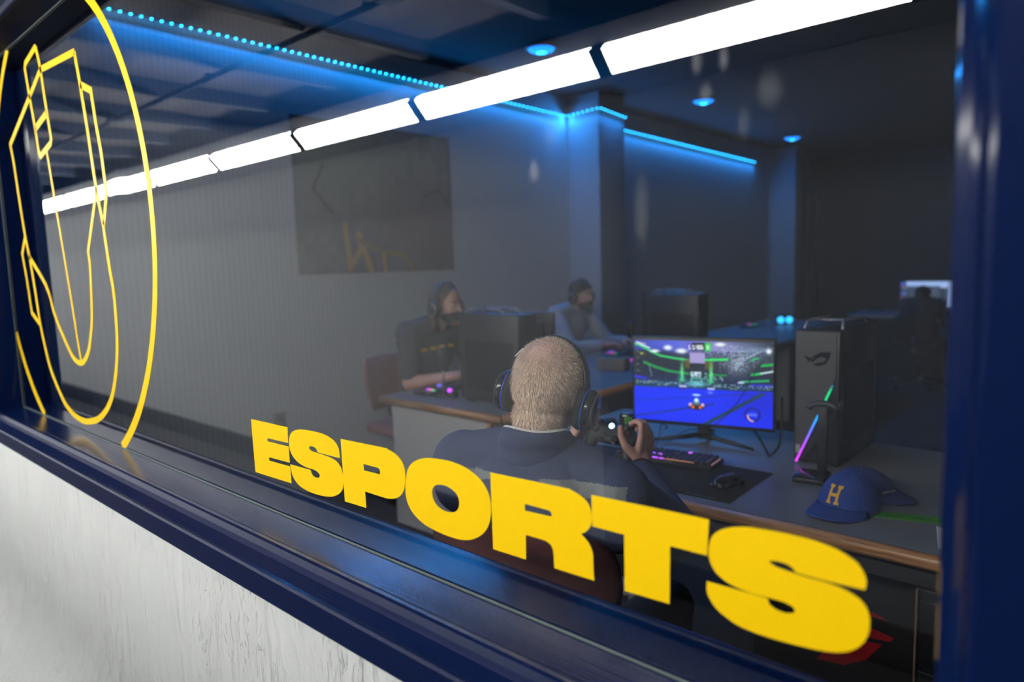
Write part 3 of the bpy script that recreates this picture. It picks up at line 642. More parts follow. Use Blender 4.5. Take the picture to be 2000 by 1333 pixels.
def monitor(loc, rz, label, w_, h_, z0, scr_me=None, scr_mat=None, logo=True):
    """screen faces local -y; base on z=0 of loc"""
    t = thing('monitor', label, 'monitor', loc, R_(rz), 'flat desk monitors')
    MB().box((0, 0, z0+h_/2), (w_+.018, .022, h_+.030), bev=.004).build('bezel', BLACK, t)
    MB().box((0, .022, z0+h_/2), (w_*.86, .03, h_*.8), bev=.012).build('back_shell', BLACK, t)
    if scr_me is None:
        o = MB().box((0, -.0112, z0+h_/2), (w_, .001, h_)).build('screen', BLACKG, t)
    else:
        scr_me.materials.append(scr_mat); o = link('screen', scr_me, t, (0, -.0118, z0+h_/2))
    MB().box((0, .05, z0*.5+.06), (.05, .03, z0+.10), bev=.006).build('stand_column', BLACK, t)
    for a in (-148, -32, 90):
        dx, dy = math.cos(R_(a)), math.sin(R_(a)); mb = MB()
        mb.tube([(0, .05, .03), (dx*.08, .05+dy*.08, .022), (dx*.24, .05+dy*.17, .007)], [.012, .010, .006], 8); mb.build('stand_leg', BLACK, t)
    return t
# painted game picture: a car on a blue pitch before a floodlit stadium goal
S = Paint(256, 150, (.07, .09, .13))
S.quad([(0, 0), (.48, 0), (.5, .16), (0, .12)], (.16, .22, .55)); S.glow(.3, .03, .28, .13, (.35, .42, .95), .8); S.glow(.62, .08, .22, .16, (.62, .60, .88), .9)
S.glow(.85, .12, .16, .14, (.45, .55, .70), .7); S.glow(.76, .26, .08, .14, (.78, .84, .92), .8)
S.noise(.62, .04, 1, .36, 3, [(.8, .86, .95), (.30, .38, .46)], .35, 5, .35)
S.noise(0, .12, 1, .56, 2, [(.16, .22, .28), (.10, .13, .17), (.22, .28, .30)], .65, 6, .6)
for k in range(9): S.line((.70+.02*k, .38-.03*k), (.84+.02*k, .06), .006, (.72, .80, .90), .55)
S.poly([(.01, .05), (.06, .08), (.13, .14), (.2, .19), (.3, .215), (.42, .235)], .022, (.15, .85, .42)); S.poly([(.02, .03), (.06, .06), (.12, .10)], .018, (.85, .95, 1))
S.poly([(.08, .28), (.16, .33), (.26, .375), (.41, .40)], .03, (.06, .62, .26)); S.poly([(.53, .225), (.69, .21)], .028, (.2, .92, .42)); S.poly([(.55, .40), (.68, .40)], .022, (.05, .6, .25))
S.poly([(.78, .47), (.97, .44)], .024, (.10, .80, .30)); S.poly([(.86, .38), (.92, .36)], .03, (.12, .8, .34)); S.poly([(.92, .27), (1, .25)], .03, (.1, .7, .3)); S.poly([(.92, .36), (1, .33)], .02, (.8, .9, .92)); S.poly([(.77, .48), (.80, .475)], .024, (.9, .95, .95)); S.poly([(.85, .21), (.9, .185)], .02, (.2, .75, .4))
for (u, v, a, b) in ((.16, .135, .035, .018), (.26, .09, .03, .028), (.36, .125, .04, .028), (.64, .035, .035, .022), (.97, .10, .018, .028)): S.ell(u, v, a, b, (.95, .98, 1), 1, .5)
S.quad([(.385, .23), (.42, .23), (.42, .33), (.385, .33)], (.45, .38, .10), .8); S.quad([(.53, .25), (.59, .25), (.59, .33), (.53, .33)], (.42, .38, .10), .7)
S.rect(.42, .14, .53, .27, (.66, .62, .84)); S.rect(.42, .27, .53, .31, (.10, .16, .18)); S.rect(.43, .375, .505, .435, (.85, .95, .95)); S.noise(.43, .375, .505, .435, 3, [(.2, .3, .32)], .7, 9, .4)
S.noise(.52, .38, .66, .47, 3, [(.7, .8, .85), (.05, .5, .2), (.08, .1, .14)], .8, 10, .5)
S.rect(.437, .02, .53, .115, (.05, .08, .14)); S.rect(.53, .02, .575, .12, (.08, .80, .28)); S.rect(.40, .03, .437, .11, (.40, .34, .78))
DIG = {'1': ['010', '110', '010', '010', '111'], '0': ['111', '101', '101', '101', '111'], '6': ['111', '100', '111', '101', '111'], ':': ['0', '1', '0', '1', '0']}
def digits(txt, u, v, cw, ch, c):
    for t_ in txt:
        g = DIG[t_]
        for j, row in enumerate(g):
            for i, bb in enumerate(row):
                if bb == '1': S.rect(u+i*cw, v+j*ch, u+(i+1)*cw, v+(j+1)*ch, c)
        u += (len(g[0])+1)*cw
digits('1:06', .443, .045, .0058, .0105, (.95, .97, 1)); digits('1', .412, .045, .0058, .0105, (.9, .9, 1)); digits('0', .543, .045, .0062, .0115, (.75, 1, .8))
for u in (.365, .575): S.glow(u, .42, .012, .16, (.45, 1, .55), 1); S.glow(u, .5, .03, .06, (.3, .95, .5), .8)
S.poly([(.43, .53), (.435, .45), (.505, .45), (.515, .53)], .012, (.45, 1, .7)); S.glow(.472, .515, .05, .035, (.55, 1, .8), 1)
S.quad([(0, .50), (1, .50), (1, .60), (0, .59)], (.03, .26, .14), .9)
S.quad([(0, .44), (.10, .47), (.10, .50), (0, .48)], (.14, .16, .85), .9); S.quad([(.85, .49), (1, .485), (1, .515), (.85, .515)], (.22, .24, .80), .9)
S.noise(.02, .505, 1, .545, 2, [(.7, .8, .55), (.15, .5, .3), (.85, .9, .9), (.1, .3, .2)], .8, 12, .6); S.glow(.472, .52, .06, .03, (.6, 1, .85), 1)
for u in (.19, .24, .46, .72, .75): S.ell(u, .555, .012, .008, (.85, .80, .25), .9, .4)
S.quad([(0, .585), (1, .575), (1, 1), (0, 1)], (.04, .16, .98)); S.glow(.3, .75, .5, .25, (.06, .22, 1.0), .6); S.glow(.9, .7, .2, .2, (.03, .10, .80), .6)
S.poly([(-.02, .97), (.2, .9), (.42, .815), (.6, .75)], .016, (.05, .16, .45)); S.poly([(-.02, .77), (.25, .72), (.5, .68)], .009, (.05, .18, .62), .8)
S.quad([(.52, 1), (.56, 1), (.95, .6), (.91, .6)][::-1], (.07, .25, .30)); S.line((.54, 1), (.93, .6), .04, (.06, .24, .30)); S.poly([(.5, .68), (.75, .62), (1, .61)], .008, (.08, .2, .45))
S.ell(.47, .80, .055, .035, (.10, .05, .08), 1, .3); S.ell(.47, .755, .03, .028, (.35, .45, .6), 1, .3); S.ell(.47, .72, .016, .025, (.85, 1, .95), 1, .3)
for u in (.425, .515): S.ell(u, .775, .012, .02, (1, .75, .8), 1, .4)
for u in (.445, .497): S.ell(u, .805, .012, .016, (1, .48, .10), 1, .4)
S.ell(.47, .655, .03, .012, (.75, .9, 1), 1, .4); S.rect(.345, .55, .40, .57, (.75, .78, 1)); S.rect(.55, .56, .60, .58, (.75, .78, 1)); S.ell(.57, .615, .02, .015, (.5, .6, 1), .8, .4); S.ell(.37, .59, .018, .01, (.3, .15, .3), .9, .4)
S.ell(.865, .85, .055, .085, (.05, .08, .42), .85, .06); S.ell(.865, .85, .042, .066, (.04, .16, .92), 1, .06); S.rect(.835, .835, .895, .865, (.30, .42, 1))
S.poly([(.83, .86), (.836, .895), (.852, .92), (.868, .928)], .016, (1, .72, .66))
for k in range(5): S.rect(.02, .06+.08*k, .04, .075+.08*k, (.6, .65, .7), .6)
S.poly([(.03, .03), (.09, .05)], .012, (1, .8, .85), .8); S.ell(.06, .17, .014, .015, (.8, .8, .15), .8, .4); S.line((.115, .3), (.135, .45), .006, (.5, .8, .95), .8)
GAME = attr_mat('lit_game_picture', 1.05)
gm = monitor((-1.275, 2.49, .75), 14, 'lit monitor showing a car football game on a blue pitch', .535, .325, .085, S.mesh('game_picture', .535, .325), GAME)
me = text_mesh('HDMI', .013, .0003); me.transform(ROTX); me.materials.append(mat('white_print', (.6, .6, .6), .5)); link('bezel_print', me, gm, (-.25, -.0115, .0775))
monitor((-2.70, 2.98, .75), 177, 'dark backed monitor behind the side-on tower at the left', .61, .36, .085)
monitor((-2.81, 5.02, .75), 178, 'dark backed monitor standing far behind the top of the game screen', .56, .36, .085)
# lit screen at the far end
T = Paint(120, 70, (.16, .20, .28)); T.rect(0, 0, 1, .16, (.62, .74, .95)); T.rect(.72, .10, 1, .22, (.66, .76, .96)); T.rect(.0, .0, .10, 1, (.20, .26, .40)); T.rect(.86, .16, 1, .85, (.62, .72, .95))
T.noise(.0, .05, .08, .9, 4, [(.6, .3, .35), (.3, .4, .9), (.7, .75, .9)], .8, 2, .4); T.rect(.1, .16, .72, .80, (.23, .29, .37)); T.noise(.12, .2, .7, .78, 5, [(.33, .38, .46), (.18, .22, .3)], .6, 3, .6)
T.rect(.72, .22, .86, .85, (.16, .19, .25)); T.noise(.73, .24, .85, .84, 3, [(.45, .55, .65)], .7, 4, .25); T.rect(.1, .80, .86, 1, (.60, .70, .95)); T.rect(.68, .85, .8, 1, (.9, .92, 1)); T.rect(.86, .85, 1, 1, (.02, .03, .06)); T.rect(.12, .62, .22, .95, (.9, .95, 1))
monitor((-1.885, 9.28, .75), -4, 'small bright white screen glowing at the far right of the room', .58, .345, .035, T.mesh('desktop_picture', .58, .345), attr_mat('lit_desktop_picture', .95))

# keyboards
def keyboard(loc, rz, label, keys=True, glow=()):
    t = thing('keyboard', label, 'keyboard', loc, R_(rz), 'lit gaming keyboards')
    MB().box((0, 0, .009), (.37, .135, .018), bev=.004).build('case', BLACK, t)
    if keys:
        for r in range(6):
            n = 17 if r < 5 else 11; mb = MB()
            for i in range(n):
                wd = .0185 if not (r == 5 and i == 4) else .10
                x = -.172+i*.0205+(.0 if i < 4 or r < 5 else .0); y = .052-r*.0205
                if r == 5: x = -.172+i*.0205 if i < 4 else (-.045 if i == 4 else .018+(i-4)*.0205)
                mb.box((x+.006, y, .0225), (wd-.002, .0175, .010), bev=.002, seg=1)
            mb.build('key_row', DARKG, t)
    for x, y, w_, d_, c, p in glow:
        MB().box((x, y, .026), (w_, d_, .004), bev=.001, seg=1).build('lit_key', rgb('key_glow_%d_%d_%d' % tuple(int(q*99) for q in c), c, p), t)
    return t
PU, VI, BL_ = (.55, .10, .95), (.30, .12, 1.0), (.12, .12, 1.0)
keyboard((-1.26, 2.20, .753), 7, 'black keyboard with purple lit keys on the mat before the game screen', True,
         [(-.10+.0, -.068, .016, .006, BL_, 1.4), (-.075, -.068, .018, .006, VI, 1.5), (-.046, -.068, .024, .006, PU, 1.4), (-.018, -.068, .022, .006, PU, 1.6), (.006, -.068, .016, .006, PU, 1.6), (-.07, -.02, .014, .012, VI, 1.2), (-.045, -.018, .014, .010, VI, 1.0), (-.02, -.02, .014, .010, PU, 1.3), (.07, .046, .016, .010, PU, 1.2),
          (.07, -.0685, .11, .003, (.6, .25, .14), .35), (.1865, -.02, .003, .09, (.7, .35, .22), .4)])
keyboard((-3.03, 2.72, .753), 92, 'black keyboard with a rainbow light bar beside the side-on tower', False, [(-.135, -.055, .02, .012, (.0, .5, .3), 1.3), (-.125, -.030, .02, .015, (.8, .5, .4), 1.0), (-.125, -.012, .02, .02, (.95, .15, .3), 1.1), (-.12, .010, .02, .02, (.5, .05, .95), 1.6), (-.0, .04, .025, .02, (.18, .15, 1.0), 1.8)])
keyboard((-3.02, 4.56, .753), 92, 'distant keyboard with pink and green lights beside the bearded player', False, [(-.14, -.05, .02, .02, (.0, .4, .2), .9), (-.13, -.02, .02, .03, (.8, .12, .2), .9), (-.13, .02, .02, .04, (.65, .05, .6), .9), (-.05, .05, .03, .03, (.12, .10, .9), 1.2)])
keyboard((-3.05, 7.10, .753), 92, 'farthest keyboard with tiny green and cyan lights', False, [(-.10, -.06, .03, .05, (.0, .4, .25), .9), (-.09, -.015, .02, .03, (.6, .18, .1), .8), (-.02, .04, .02, .03, (.5, .05, .7), 1.0)])
t = thing('desk_speaker', 'small unit with two cyan lights on the far desk row', 'speaker', (-2.85, 7.45, .75), R_(30), 'light dots')
MB().box((0, 0, .05), (.19, .06, .10), bev=.006).build('cabinet', BLACK, t)
for x in (-.042, .042): MB().lathe([(.036, -.031), (.036, -.033), (.001, -.034)], 16, ROTX @ Matrix.Translation((x, .05, .064))).build('lit_cone', rgb('cyan_lamp', (.02, .42, .9), 2.2), t)
t = thing('ring_light', 'tiny violet ring lamp on the desk row near the bearded player', 'light', (-2.62, 4.42, .75), 0)
o = MB().tube([(.035*math.cos(a), -.0, .055+.026*math.sin(a)) for a in np.linspace(0, 2*math.pi, 20, endpoint=False)], .008, 6, closed=True).build('lit_ring', rgb('violet_ring', (.45, .25, 1.0), 2.2), t); MB().box((0, 0, .012), (.06, .05, .024), bev=.004).build('base', BLACK, t)
t = thing('light_pod', 'single small violet light beside the side-on tower', 'light', (-2.83, 2.60, .75), 0)
MB().box((0, 0, .02), (.05, .05, .04), bev=.006).build('pod', BLACK, t); MB().ell((0, -.02, .045), (.013, .013, .013), nu=10, nv=6).build('lamp', rgb('violet_dot', (.5, .05, 1.0), 2.0), t)
t = thing('light_bar', 'short magenta light bar lying before the distant keyboard', 'light', (-2.80, 4.30, .75), 0)
MB().box((0, 0, .012), (.16, .04, .024), bev=.004).build('body', BLACK, t); MB().box((0, -.021, .014), (.14, .003, .014)).build('lit_face', rgb('magenta_bar', (.55, .06, .62), 1.3), t)

# mat, mouse, cables on the near desk
t = thing('mouse_mat', 'long black mouse mat under the purple lit keyboard', 'mouse mat', (-1.245, 2.08, .75), R_(2))
MB().box((0, 0, .0015), (.70, .36, .003), bev=.001, seg=1).build('cloth', mat('black_mat_cloth', (.014, .014, .017), .9, bump=(500, .2, (1, 1, 1))), t)
mb = MB()
for i, w_ in enumerate((.010, .006, .012, .008, .005, .011, .007)): mb.box((.21+i*.0145, -.168, .0032), (w_, .006, .0004))
mb.build('printed_mark', mat('grey_print', (.12, .12, .13), .6), t)
t = thing('mouse', 'black computer mouse resting on the right of the mat', 'mouse', (-.965, 2.06, .753), R_(-14))
mb = MB().ell((0, 0, .013), (.032, .061, .024)); mb.box((0, 0, .006), (.058, .115, .012), bev=.012)
blob('shell', mb, .0025, BLACKG, t, 4, None)
MB().lathe([(.006, -.003), (.008, 0), (.006, .003)], 12, Matrix.Translation((0, .035, .034)) @ Matrix.Rotation(R_(90), 4, 'Y')).build('wheel', DARKG, t)
for x in (-.015, .015): MB().box((x, .036, .0335), (.0015, .04, .001)).build('button_gap', DARKG, t)
def cable(name, pts, r, label, material=None):
    P0 = Vector(pts[0]); P = [Vector((p[0]-P0.x, p[1]-P0.y, p[2]-P0.z)) for p in pts]; out = []
    for i in range(len(P)-1):
        p0 = P[max(i-1, 0)]; p1, p2 = P[i], P[i+1]; p3 = P[min(i+2, len(P)-1)]
        for k in range(8):
            q = k/8; out.append(0.5*((2*p1)+(p2-p0)*q+(2*p0-5*p1+4*p2-p3)*q*q+(3*p1-p0-3*p2+p3)*q**3))
    out.append(P[-1]); o = MB().tube(out, r, 8).build(name, material or RUBBER, None, P0); return tag(o, label, 'cable')
cable('monitor_cable', [(-1.20, 2.62, .82), (-1.12, 2.62, .80), (-1.03, 2.52, .760), (-.985, 2.45, .760), (-.975, 2.52, .80), (-1.0, 2.60, .95)], .0045, 'black cable looping down beside the foot of the game screen')
cable('headset_cable', [(-.985, 2.40, 1.118), (-1.03, 2.385, 1.045), (-1.075, 2.37, .955), (-1.16, 2.36, .865), (-1.26, 2.33, .835), (-1.31, 2.29, .79), (-1.33, 2.27, .776)], .0016, 'thin black wire crossing the lit game picture')
cable('keyboard_cable', [(-1.36, 2.285, .765), (-1.375, 2.34, .80), (-1.40, 2.40, .83), (-1.42, 2.48, .80), (-1.5, 2.6, .756)], .002, 'thin black keyboard wire before the monitor stand')
cable('controller_cable', [(-1.60, 2.12, .756), (-1.54, 2.17, .754), (-1.50, 2.10, .754), (-1.47, 2.18, .755), (-1.53, 2.32, .754), (-1.62, 2.36, .754)], .0028, 'dark curled wire on the desk left of the controllers')
# drink can
t = thing('drink_can', 'black drink can with green claw strokes behind the player\'s hand', 'can', (-1.50, 2.31, .75)); t.scale = (1, 1, .82)
MB().lathe([(.024, 0), (.031, .004), (.033, .012), (.033, .138), (.028, .156), (.0265, .160), (.025, .157)], 28).build('can_body', BLACKG, t)
MB().lathe([(.0255, .157), (.0245, .1585), (.001, .1575)], 20).build('lid', GREY, t)
for i, a in enumerate((-70, -52, -34)):
    c_, s_ = math.cos(R_(a)), math.sin(R_(a)); mb = MB()
    for k in range(4): mb.box((.0333*math.cos(R_(a+k*3)), .0333*math.sin(R_(a+k*3)), .135-k*.018), (.003, .0055, .021), rot=(0, 0, R_(a+k*3)))
    mb.build('green_stroke', mat('green_print', (.12, .5, .06), .4), t)
# headset stand before the tower
t = thing('headset_stand', 'black headset stand with a curved top in front of the rainbow tower', 'headset stand', (-.772, 2.305, .75), R_(8))
MB().box((-.01, -.02, .010), (.10, .12, .020), bev=.006).build('base', BLACKG, t)
MB().box((.012, .03, .13), (.030, .012, .23), bev=.004).build('post', BLACK, t)
MB().tube([(.012+.042*math.cos(a), .02, .226+.022*math.sin(a)) for a in np.linspace(R_(175), R_(5), 12)], .010, 10).build('cradle', DARKG, t)
# caps
CAP = mat('royal_blue_twill', (.010, .050, .27), .8, bump=(420, .25, (1, 1, 1)))
CAPD = mat('navy_twill', (.008, .030, .14), .85, bump=(420, .25, (1, 1, 1)))
def ball_cap(loc, rz, label, cm, mark):
    """bill toward local -y"""
    t = thing('baseball_cap', label, 'cap', loc, R_(rz), 'baseball caps on the near desk')
    a_, b_, h = .078, .094, .105; rows = []; nu = 48
    for i in range(15):
        th = (math.pi/2)*(i/14)**.9; rr = math.cos(th)**.8 if i < 14 else .004; z = h*math.sin(th)
        rows.append([Vector((a_*rr*math.cos(2*math.pi*k/nu)*(1+.004*math.cos(12*math.pi*k/nu)), b_*rr*math.sin(2*math.pi*k/nu)+(.012*(z/h)), z)) for k in range(nu)])
    o = MB().rings(rows, False).build('crown', cm, t); s = o.modifiers.new('t', 'SOLIDIFY'); s.thickness = .0025; s.offset = -1
    # bill
    vs = []; fs = []; NU, NV = 25, 8
    for j in range(NV):
        f = j/(NV-1)
        for i in range(NU):
            a = R_(200)+R_(140)*i/(NU-1); x0, y0 = a_*1.0*math.cos(a), b_*1.0*math.sin(a); k = math.sin(math.pi*i/(NU-1))**.55
            ext = .074*k*f; x = x0*(1+.10*f); y = y0-ext; z = .014-.85*(abs(x)/.085)**2*.020*(.5+f)+.004*(1-f)-.006*f*k+.008
            vs.append((x, y, max(.001, z)))
    for j in range(NV-1):
        for i in range(NU-1): q = j*NU+i; fs.append((q, q+1, q+NU+1, q+NU))
    o = MB().add(vs, fs, 0, True).build('bill', cm, t); s = o.modifiers.new('t', 'SOLIDIFY'); s.thickness = .003
    MB().ell((0, .012, h+.001), (.008, .008, .004), nu=12, nv=6).build('top_button', cm, t)
    for k in range(6):
        a = 2*math.pi*(k+.5)/6; pts = []
        for i in range(1, 14): th = (math.pi/2)*(i/14)**.9; rr = math.cos(th)**.8; z = h*math.sin(th); pts.append((a_*rr*math.cos(a), b_*rr*math.sin(a)+.012*z/h, z))
        MB().tube(pts, .0012, 5).build('seam', cm, t)
    if mark:
        # slab letter H wrapped on the front of the crown
        H = [(-1, 1), (-.25, 1), (-.25, .72), (-.42, .72), (-.42, .17), (.42, .17), (.42, .72), (.25, .72), (.25, 1), (1, 1), (1, .72), (.80, .72), (.80, -.72), (1, -.72), (1, -1), (.25, -1), (.25, -.72), (.42, -.72), (.42, -.17), (-.42, -.17), (-.42, -.72), (-.25, -.72), (-.25, -1), (-1, -1), (-1, -.72), (-.80, -.72), (-.80, .72), (-1, .72)]
        for nm, gr, off, mt in (('letter_border', .16, .0012, mat('pale_embroidery', (.55, .50, .45), .7)), ('letter_mark', 0, .0022, mat('gold_embroidery', (.75, .38, .03), .6))):
            P2 = [Vector(p) for p in H]; L, Rr = ribbon(P2, gr, True) if gr else (P2, P2)
            pl = Rr if gr and sum(p.length for p in Rr) > sum(p.length for p in L) else L
            me = shape_mesh(nm, [pl], .03); bm = bmesh.new(); bm.from_mesh(me)
            bmesh.ops.subdivide_edges(bm, edges=[e for e in bm.edges if e.calc_length() > .25], cuts=3)
            for v in bm.verts:
                sx, sz = v.co.x*.021, .056+v.co.y*.024; z = sz; th = math.asin(min(.99, z/h)); rr = math.cos(th)**.8; an = sx/(b_*rr)-math.pi/2
                e = off+v.co.z*.02; q = Vector((a_*rr*math.cos(an), b_*rr*math.sin(an)+.012*z/h, z)); nn = Vector((math.cos(an), math.sin(an), .7)).normalized(); v.co = q+nn*e
            bm.to_mesh(me); bm.free(); me.materials.append(mt); link(nm, me, t)
    else:
        mb = MB()
        for i in range(5): mb.box((-.02+i*.010, -b_*.92-.0, .030), (.006, .004, .009), rot=(.4, 0, 0))
        mb.build('stitched_words', mat('pale_embroidery', (.55, .50, .45), .7), t)
    return t
ball_cap((-.605, 2.075, .752), -12, 'royal blue cap with a gold letter H, bill toward the window', CAP, True)
ball_cap((-.615, 2.275, .752), 62, 'darker blue flattened cap half hidden behind the one with the H', CAPD, False).scale = (1, 1, .62)
t = thing('green_band', 'bright green printed strip lying under the blue caps', 'strip', (-.40, 2.12, .7505), R_(18))
MB().box((.05, 0, .0006), (.52, .052, .0012)).build('strip', mat('bright_green_paper', (.05, .30, .015), .5), t)
mb = MB(); xq = -.12
for i in range(24):
    w_ = .004+.004*((i*7) % 3); 
    if i % 6 != 5: mb.box((xq+w_/2, -.004, .0014), (w_, .006, .0004))
    xq += w_+.003
mb.build('printed_words', BLACK, t)
t = thing('name_card', 'small white card standing on the near desk by the window jamb', 'card', (-.335, 1.91, .75), R_(-20))
MB().box((0, 0, .03), (.035, .002, .06), rot=(.2, 0, 0)).build('card', mat('white_card', (.35, .35, .36), .6), t)
# box on the far desk
t = thing('tissue_box', 'small beige carton on the far desk row by the lit game screen', 'box', (-2.66, 3.93, .75), R_(12))
MB().box((0, 0, .04), (.20, .12, .08), bev=.003).build('carton', mat('beige_card', (.42, .33, .25), .7), t); MB().box((0, 0, .0805), (.12, .05, .001)).build('opening', DARKG, t)
# microphones
def mic(loc, rz, label):
    t = thing('microphone', label, 'microphone', loc, R_(rz), 'desk microphones')
    MB().lathe([(.055, 0), (.055, .006), (.05, .010), (.008, .013)], 20).build('base', BLACK, t); MB().tube([(0, 0, .01), (0, 0, .19)], .007, 8).build('stem', GREY, t)
    MB().lathe([(.020, .15), (.024, .16), (.026, .22), (.026, .255), (.018, .275), (.004, .28)], 18).build('capsule', BLACK, t); MB().tube([(-.03, 0, .2), (-.032, 0, .23), (.032, 0, .23), (.03, 0, .2)], .004, 6).build('yoke', DARKG, t)
    return t
mic((-2.90, 2.60, .75), 0, 'black desk microphone before the long haired player')
mic((-2.87, 4.48, .75), 0, 'dim desk microphone before the bearded player')
# things under the desk
t = thing('computer_carton', 'black carton with a red claw mark under the near desk', 'box', (-.66, 2.26, 0), R_(0))
MB().box((0, 0, .29), (.46, .34, .58), bev=.004).build('carton', mat('black_card', (.006, .006, .007), .6), t)
RED = mat('red_print', (.35, .008, .012), .5)
for p in ([(-.09, .43), (.02, .435), (.075, .455), (.13, .453), (.165, .440), (.10, .440), (.05, .425), (.0, .405), (-.05, .405)], [(-.03, .37), (.03, .405), (.10, .408), (.18, .395), (.17, .380), (.09, .372), (.03, .36)], [(.0, .30), (.05, .355), (.10, .360), (.15, .365), (.11, .305), (.05, .265), (-.03, .255)]):
    MB().prism(p, .1702, .1712, ROTX).build('claw_blade', RED, t)
t = thing('floor_box', 'pale metal power box on the floor under the near desk', 'box', (-1.68, 2.40, 0), R_(22))
MB().box((0, 0, .05), (.30, .12, .10), bev=.008).build('housing', mat('pale_metal', (.5, .48, .46), .4, .3), t); MB().box((0, -.0615, .05), (.22, .003, .05)).build('face_plate', DARKG, t)

# chairs
def chair(loc, rz, label, cloth, bz=.62, bt=.93, metal=SILVER):
    """faces local +y"""
    t = thing('task_chair', label, 'chair', loc, R_(rz), 'wheeled task chairs')
    mb = MB().box((0, 0, .45), (.46, .45, .075), bev=.03, seg=3); mb.build('seat', cloth, t)
    h = bt-bz; rows = []
    for i in range(9):
        z = bz+h*i/8; wv = .215*(1-.10*abs(i/4-1)**2); r = []
        for k in range(28):
            a = 2*math.pi*k/28; sx = math.copysign(abs(math.cos(a))**.45, math.cos(a)); sy = math.copysign(abs(math.sin(a))**.7, math.sin(a))
            x = wv*sx*(1 if 0 < i < 8 else .93); r.append(Vector((x, -.215-.05*(i/8)+.035*(x/.21)**2+.026*sy*(1 if 0 < i < 8 else .5), z)))
        rows.append(r)
    MB().rings(rows).build('backrest', cloth, t)
    MB().tube([(0, -.03, .41), (0, -.22, .42), (0, -.255, .50), (0, -.255, bz+.10)], .018, 8).build('back_support', DARKG, t)
    MB().lathe([(.028, .10), (.028, .28), (.018, .28), (.018, .42)], 16).build('post', metal, t)
    for k in range(5):
        a = R_(72*k+18); c_, s_ = math.cos(a), math.sin(a)
        MB().tube([(0, 0, .11), (c_*.15, s_*.15, .10), (c_*.28, s_*.28, .075)], [.026, .02, .014], 8).build('base_leg', metal, t)
        MB().lathe([(.006, -.022), (.028, -.02), (.028, .02), (.006, .022)], 14, Matrix.Translation((c_*.28, s_*.28, .029)) @ Matrix.Rotation(a, 4, 'Z') @ Matrix.Rotation(R_(90), 4, 'X')).build('caster', RUBBER, t)
    return t
chair((-.985, 1.235, 0), 14, 'burgundy task chair under the blond player by the window', REDCLOTH, .79, .95)
chair((-3.52, 2.88, 0), -90, 'burgundy task chair behind the long haired player by the left wall', REDCLOTH, .55, .90)
chair((-3.74, 4.62, 0), -90, 'dark task chair under the bearded player in the pale shirt', mat('dark_upholstery', (.03, .03, .04), .9))
chair((-1.80, 8.5, 0), 0, 'dark task chair before the far bright screen', mat('black_upholstery', (.012, .012, .015), .9), .50, .80, BLACK)

# ------------------------------------------------------------------ people
def V(*a): return Vector(a)
def head_prims(mb, H):
    T = Matrix.Translation
    def e(c, r): mb.ell((0, 0, 0), r, H @ T(c))
    e((0, -.012, .030), (.0755, .096, .085)); e((0, -.032, .012), (.069, .080, .074)); e((0, .030, -.030), (.058, .062, .080)); e((0, .046, -.086), (.040, .038, .027))
    for s in (-1, 1):
        e((s*.033, .055, -.026), (.024, .022, .024)); e((s*.078, -.006, -.012), (.011, .022, .032)); e((s*.022, .072, .018), (.024, .014, .010))
    mb.cap(H @ V(0, .086, .004), H @ V(0, .105, -.030), .008, .012); e((0, .083, -.058), (.024, .012, .007)); e((0, .081, -.070), (.021, .012, .008)); e((0, .075, -.097), (.018, .016, .014))
def eyes(H, par, mats_=None):
    for s in (-1, 1):
        o = MB().ell((0, 0, 0), (.0125, .008, .0075), H @ Matrix.Translation((s*.031, .0775, .002)), 12, 8).build('eye', mat('eye_white', (.55, .52, .50), .25), par)
        MB().ell((0, 0, 0), (.0055, .004, .0055), H @ Matrix.Translation((s*.031, .0835, .001)), 10, 6).build('iris', mat('dark_iris', (.03, .02, .015), .15), o)
        MB().cap(H @ V(s*.016, .082, .022), H @ V(s*.047, .074, .024), .0042, .003, 8).build('eyebrow', mat('brown_hair_plain', (.05, .03, .02), .8), par)
def hand(mb, W, fwd, side, curl, bend=(25, 55, 45), sc_=1.0, thumb=None):
    fwd = fwd.normalized(); curl = (curl-fwd*curl.dot(fwd)).normalized(); side = (side-fwd*side.dot(fwd)-curl*side.dot(curl)).normalized()
    mb.cap(W-fwd*.02, W+fwd*.02, .024*sc_, .025*sc_)
    for i, ln in enumerate((.040, .045, .041, .032)):
        off = (1.5-i)*.0195*sc_; b = W+fwd*(.083-.004*abs(i-1.2))*sc_+side*off
        mb.cap(W+fwd*.012+side*off*.75, b, .0135*sc_, .0115*sc_, 10); p = b; a = 0; r = .0098
        for j, l in enumerate((ln, ln*.62, ln*.5)):
            a += R_(bend[j]+i*3); q = p+(fwd*math.cos(a)+curl*math.sin(a))*l*sc_; mb.cap(p, q, r*sc_, (r-.0008)*sc_, 10); p = q; r -= .0008
    t = thumb or [W+fwd*.022+side*.022, W+fwd*.045+side*.050+curl*.015, W+fwd*.075+side*.056+curl*.035, W+fwd*.095+side*.048+curl*.045]
    mb.cap(t[0], t[1], .016*sc_, .0135*sc_, 10); mb.cap(t[1], t[2], .0125*sc_, .0112*sc_, 10); mb.cap(t[2], t[3], .011*sc_, .009*sc_, 10)
def head_matrix(c, yaw, pitch=0, roll=0): return Matrix.Translation(c) @ Euler((0, 0, R_(yaw))).to_matrix().to_4x4() @ Euler((R_(-pitch), 0, 0)).to_matrix().to_4x4() @ Euler((0, R_(roll), 0)).to_matrix().to_4x4()
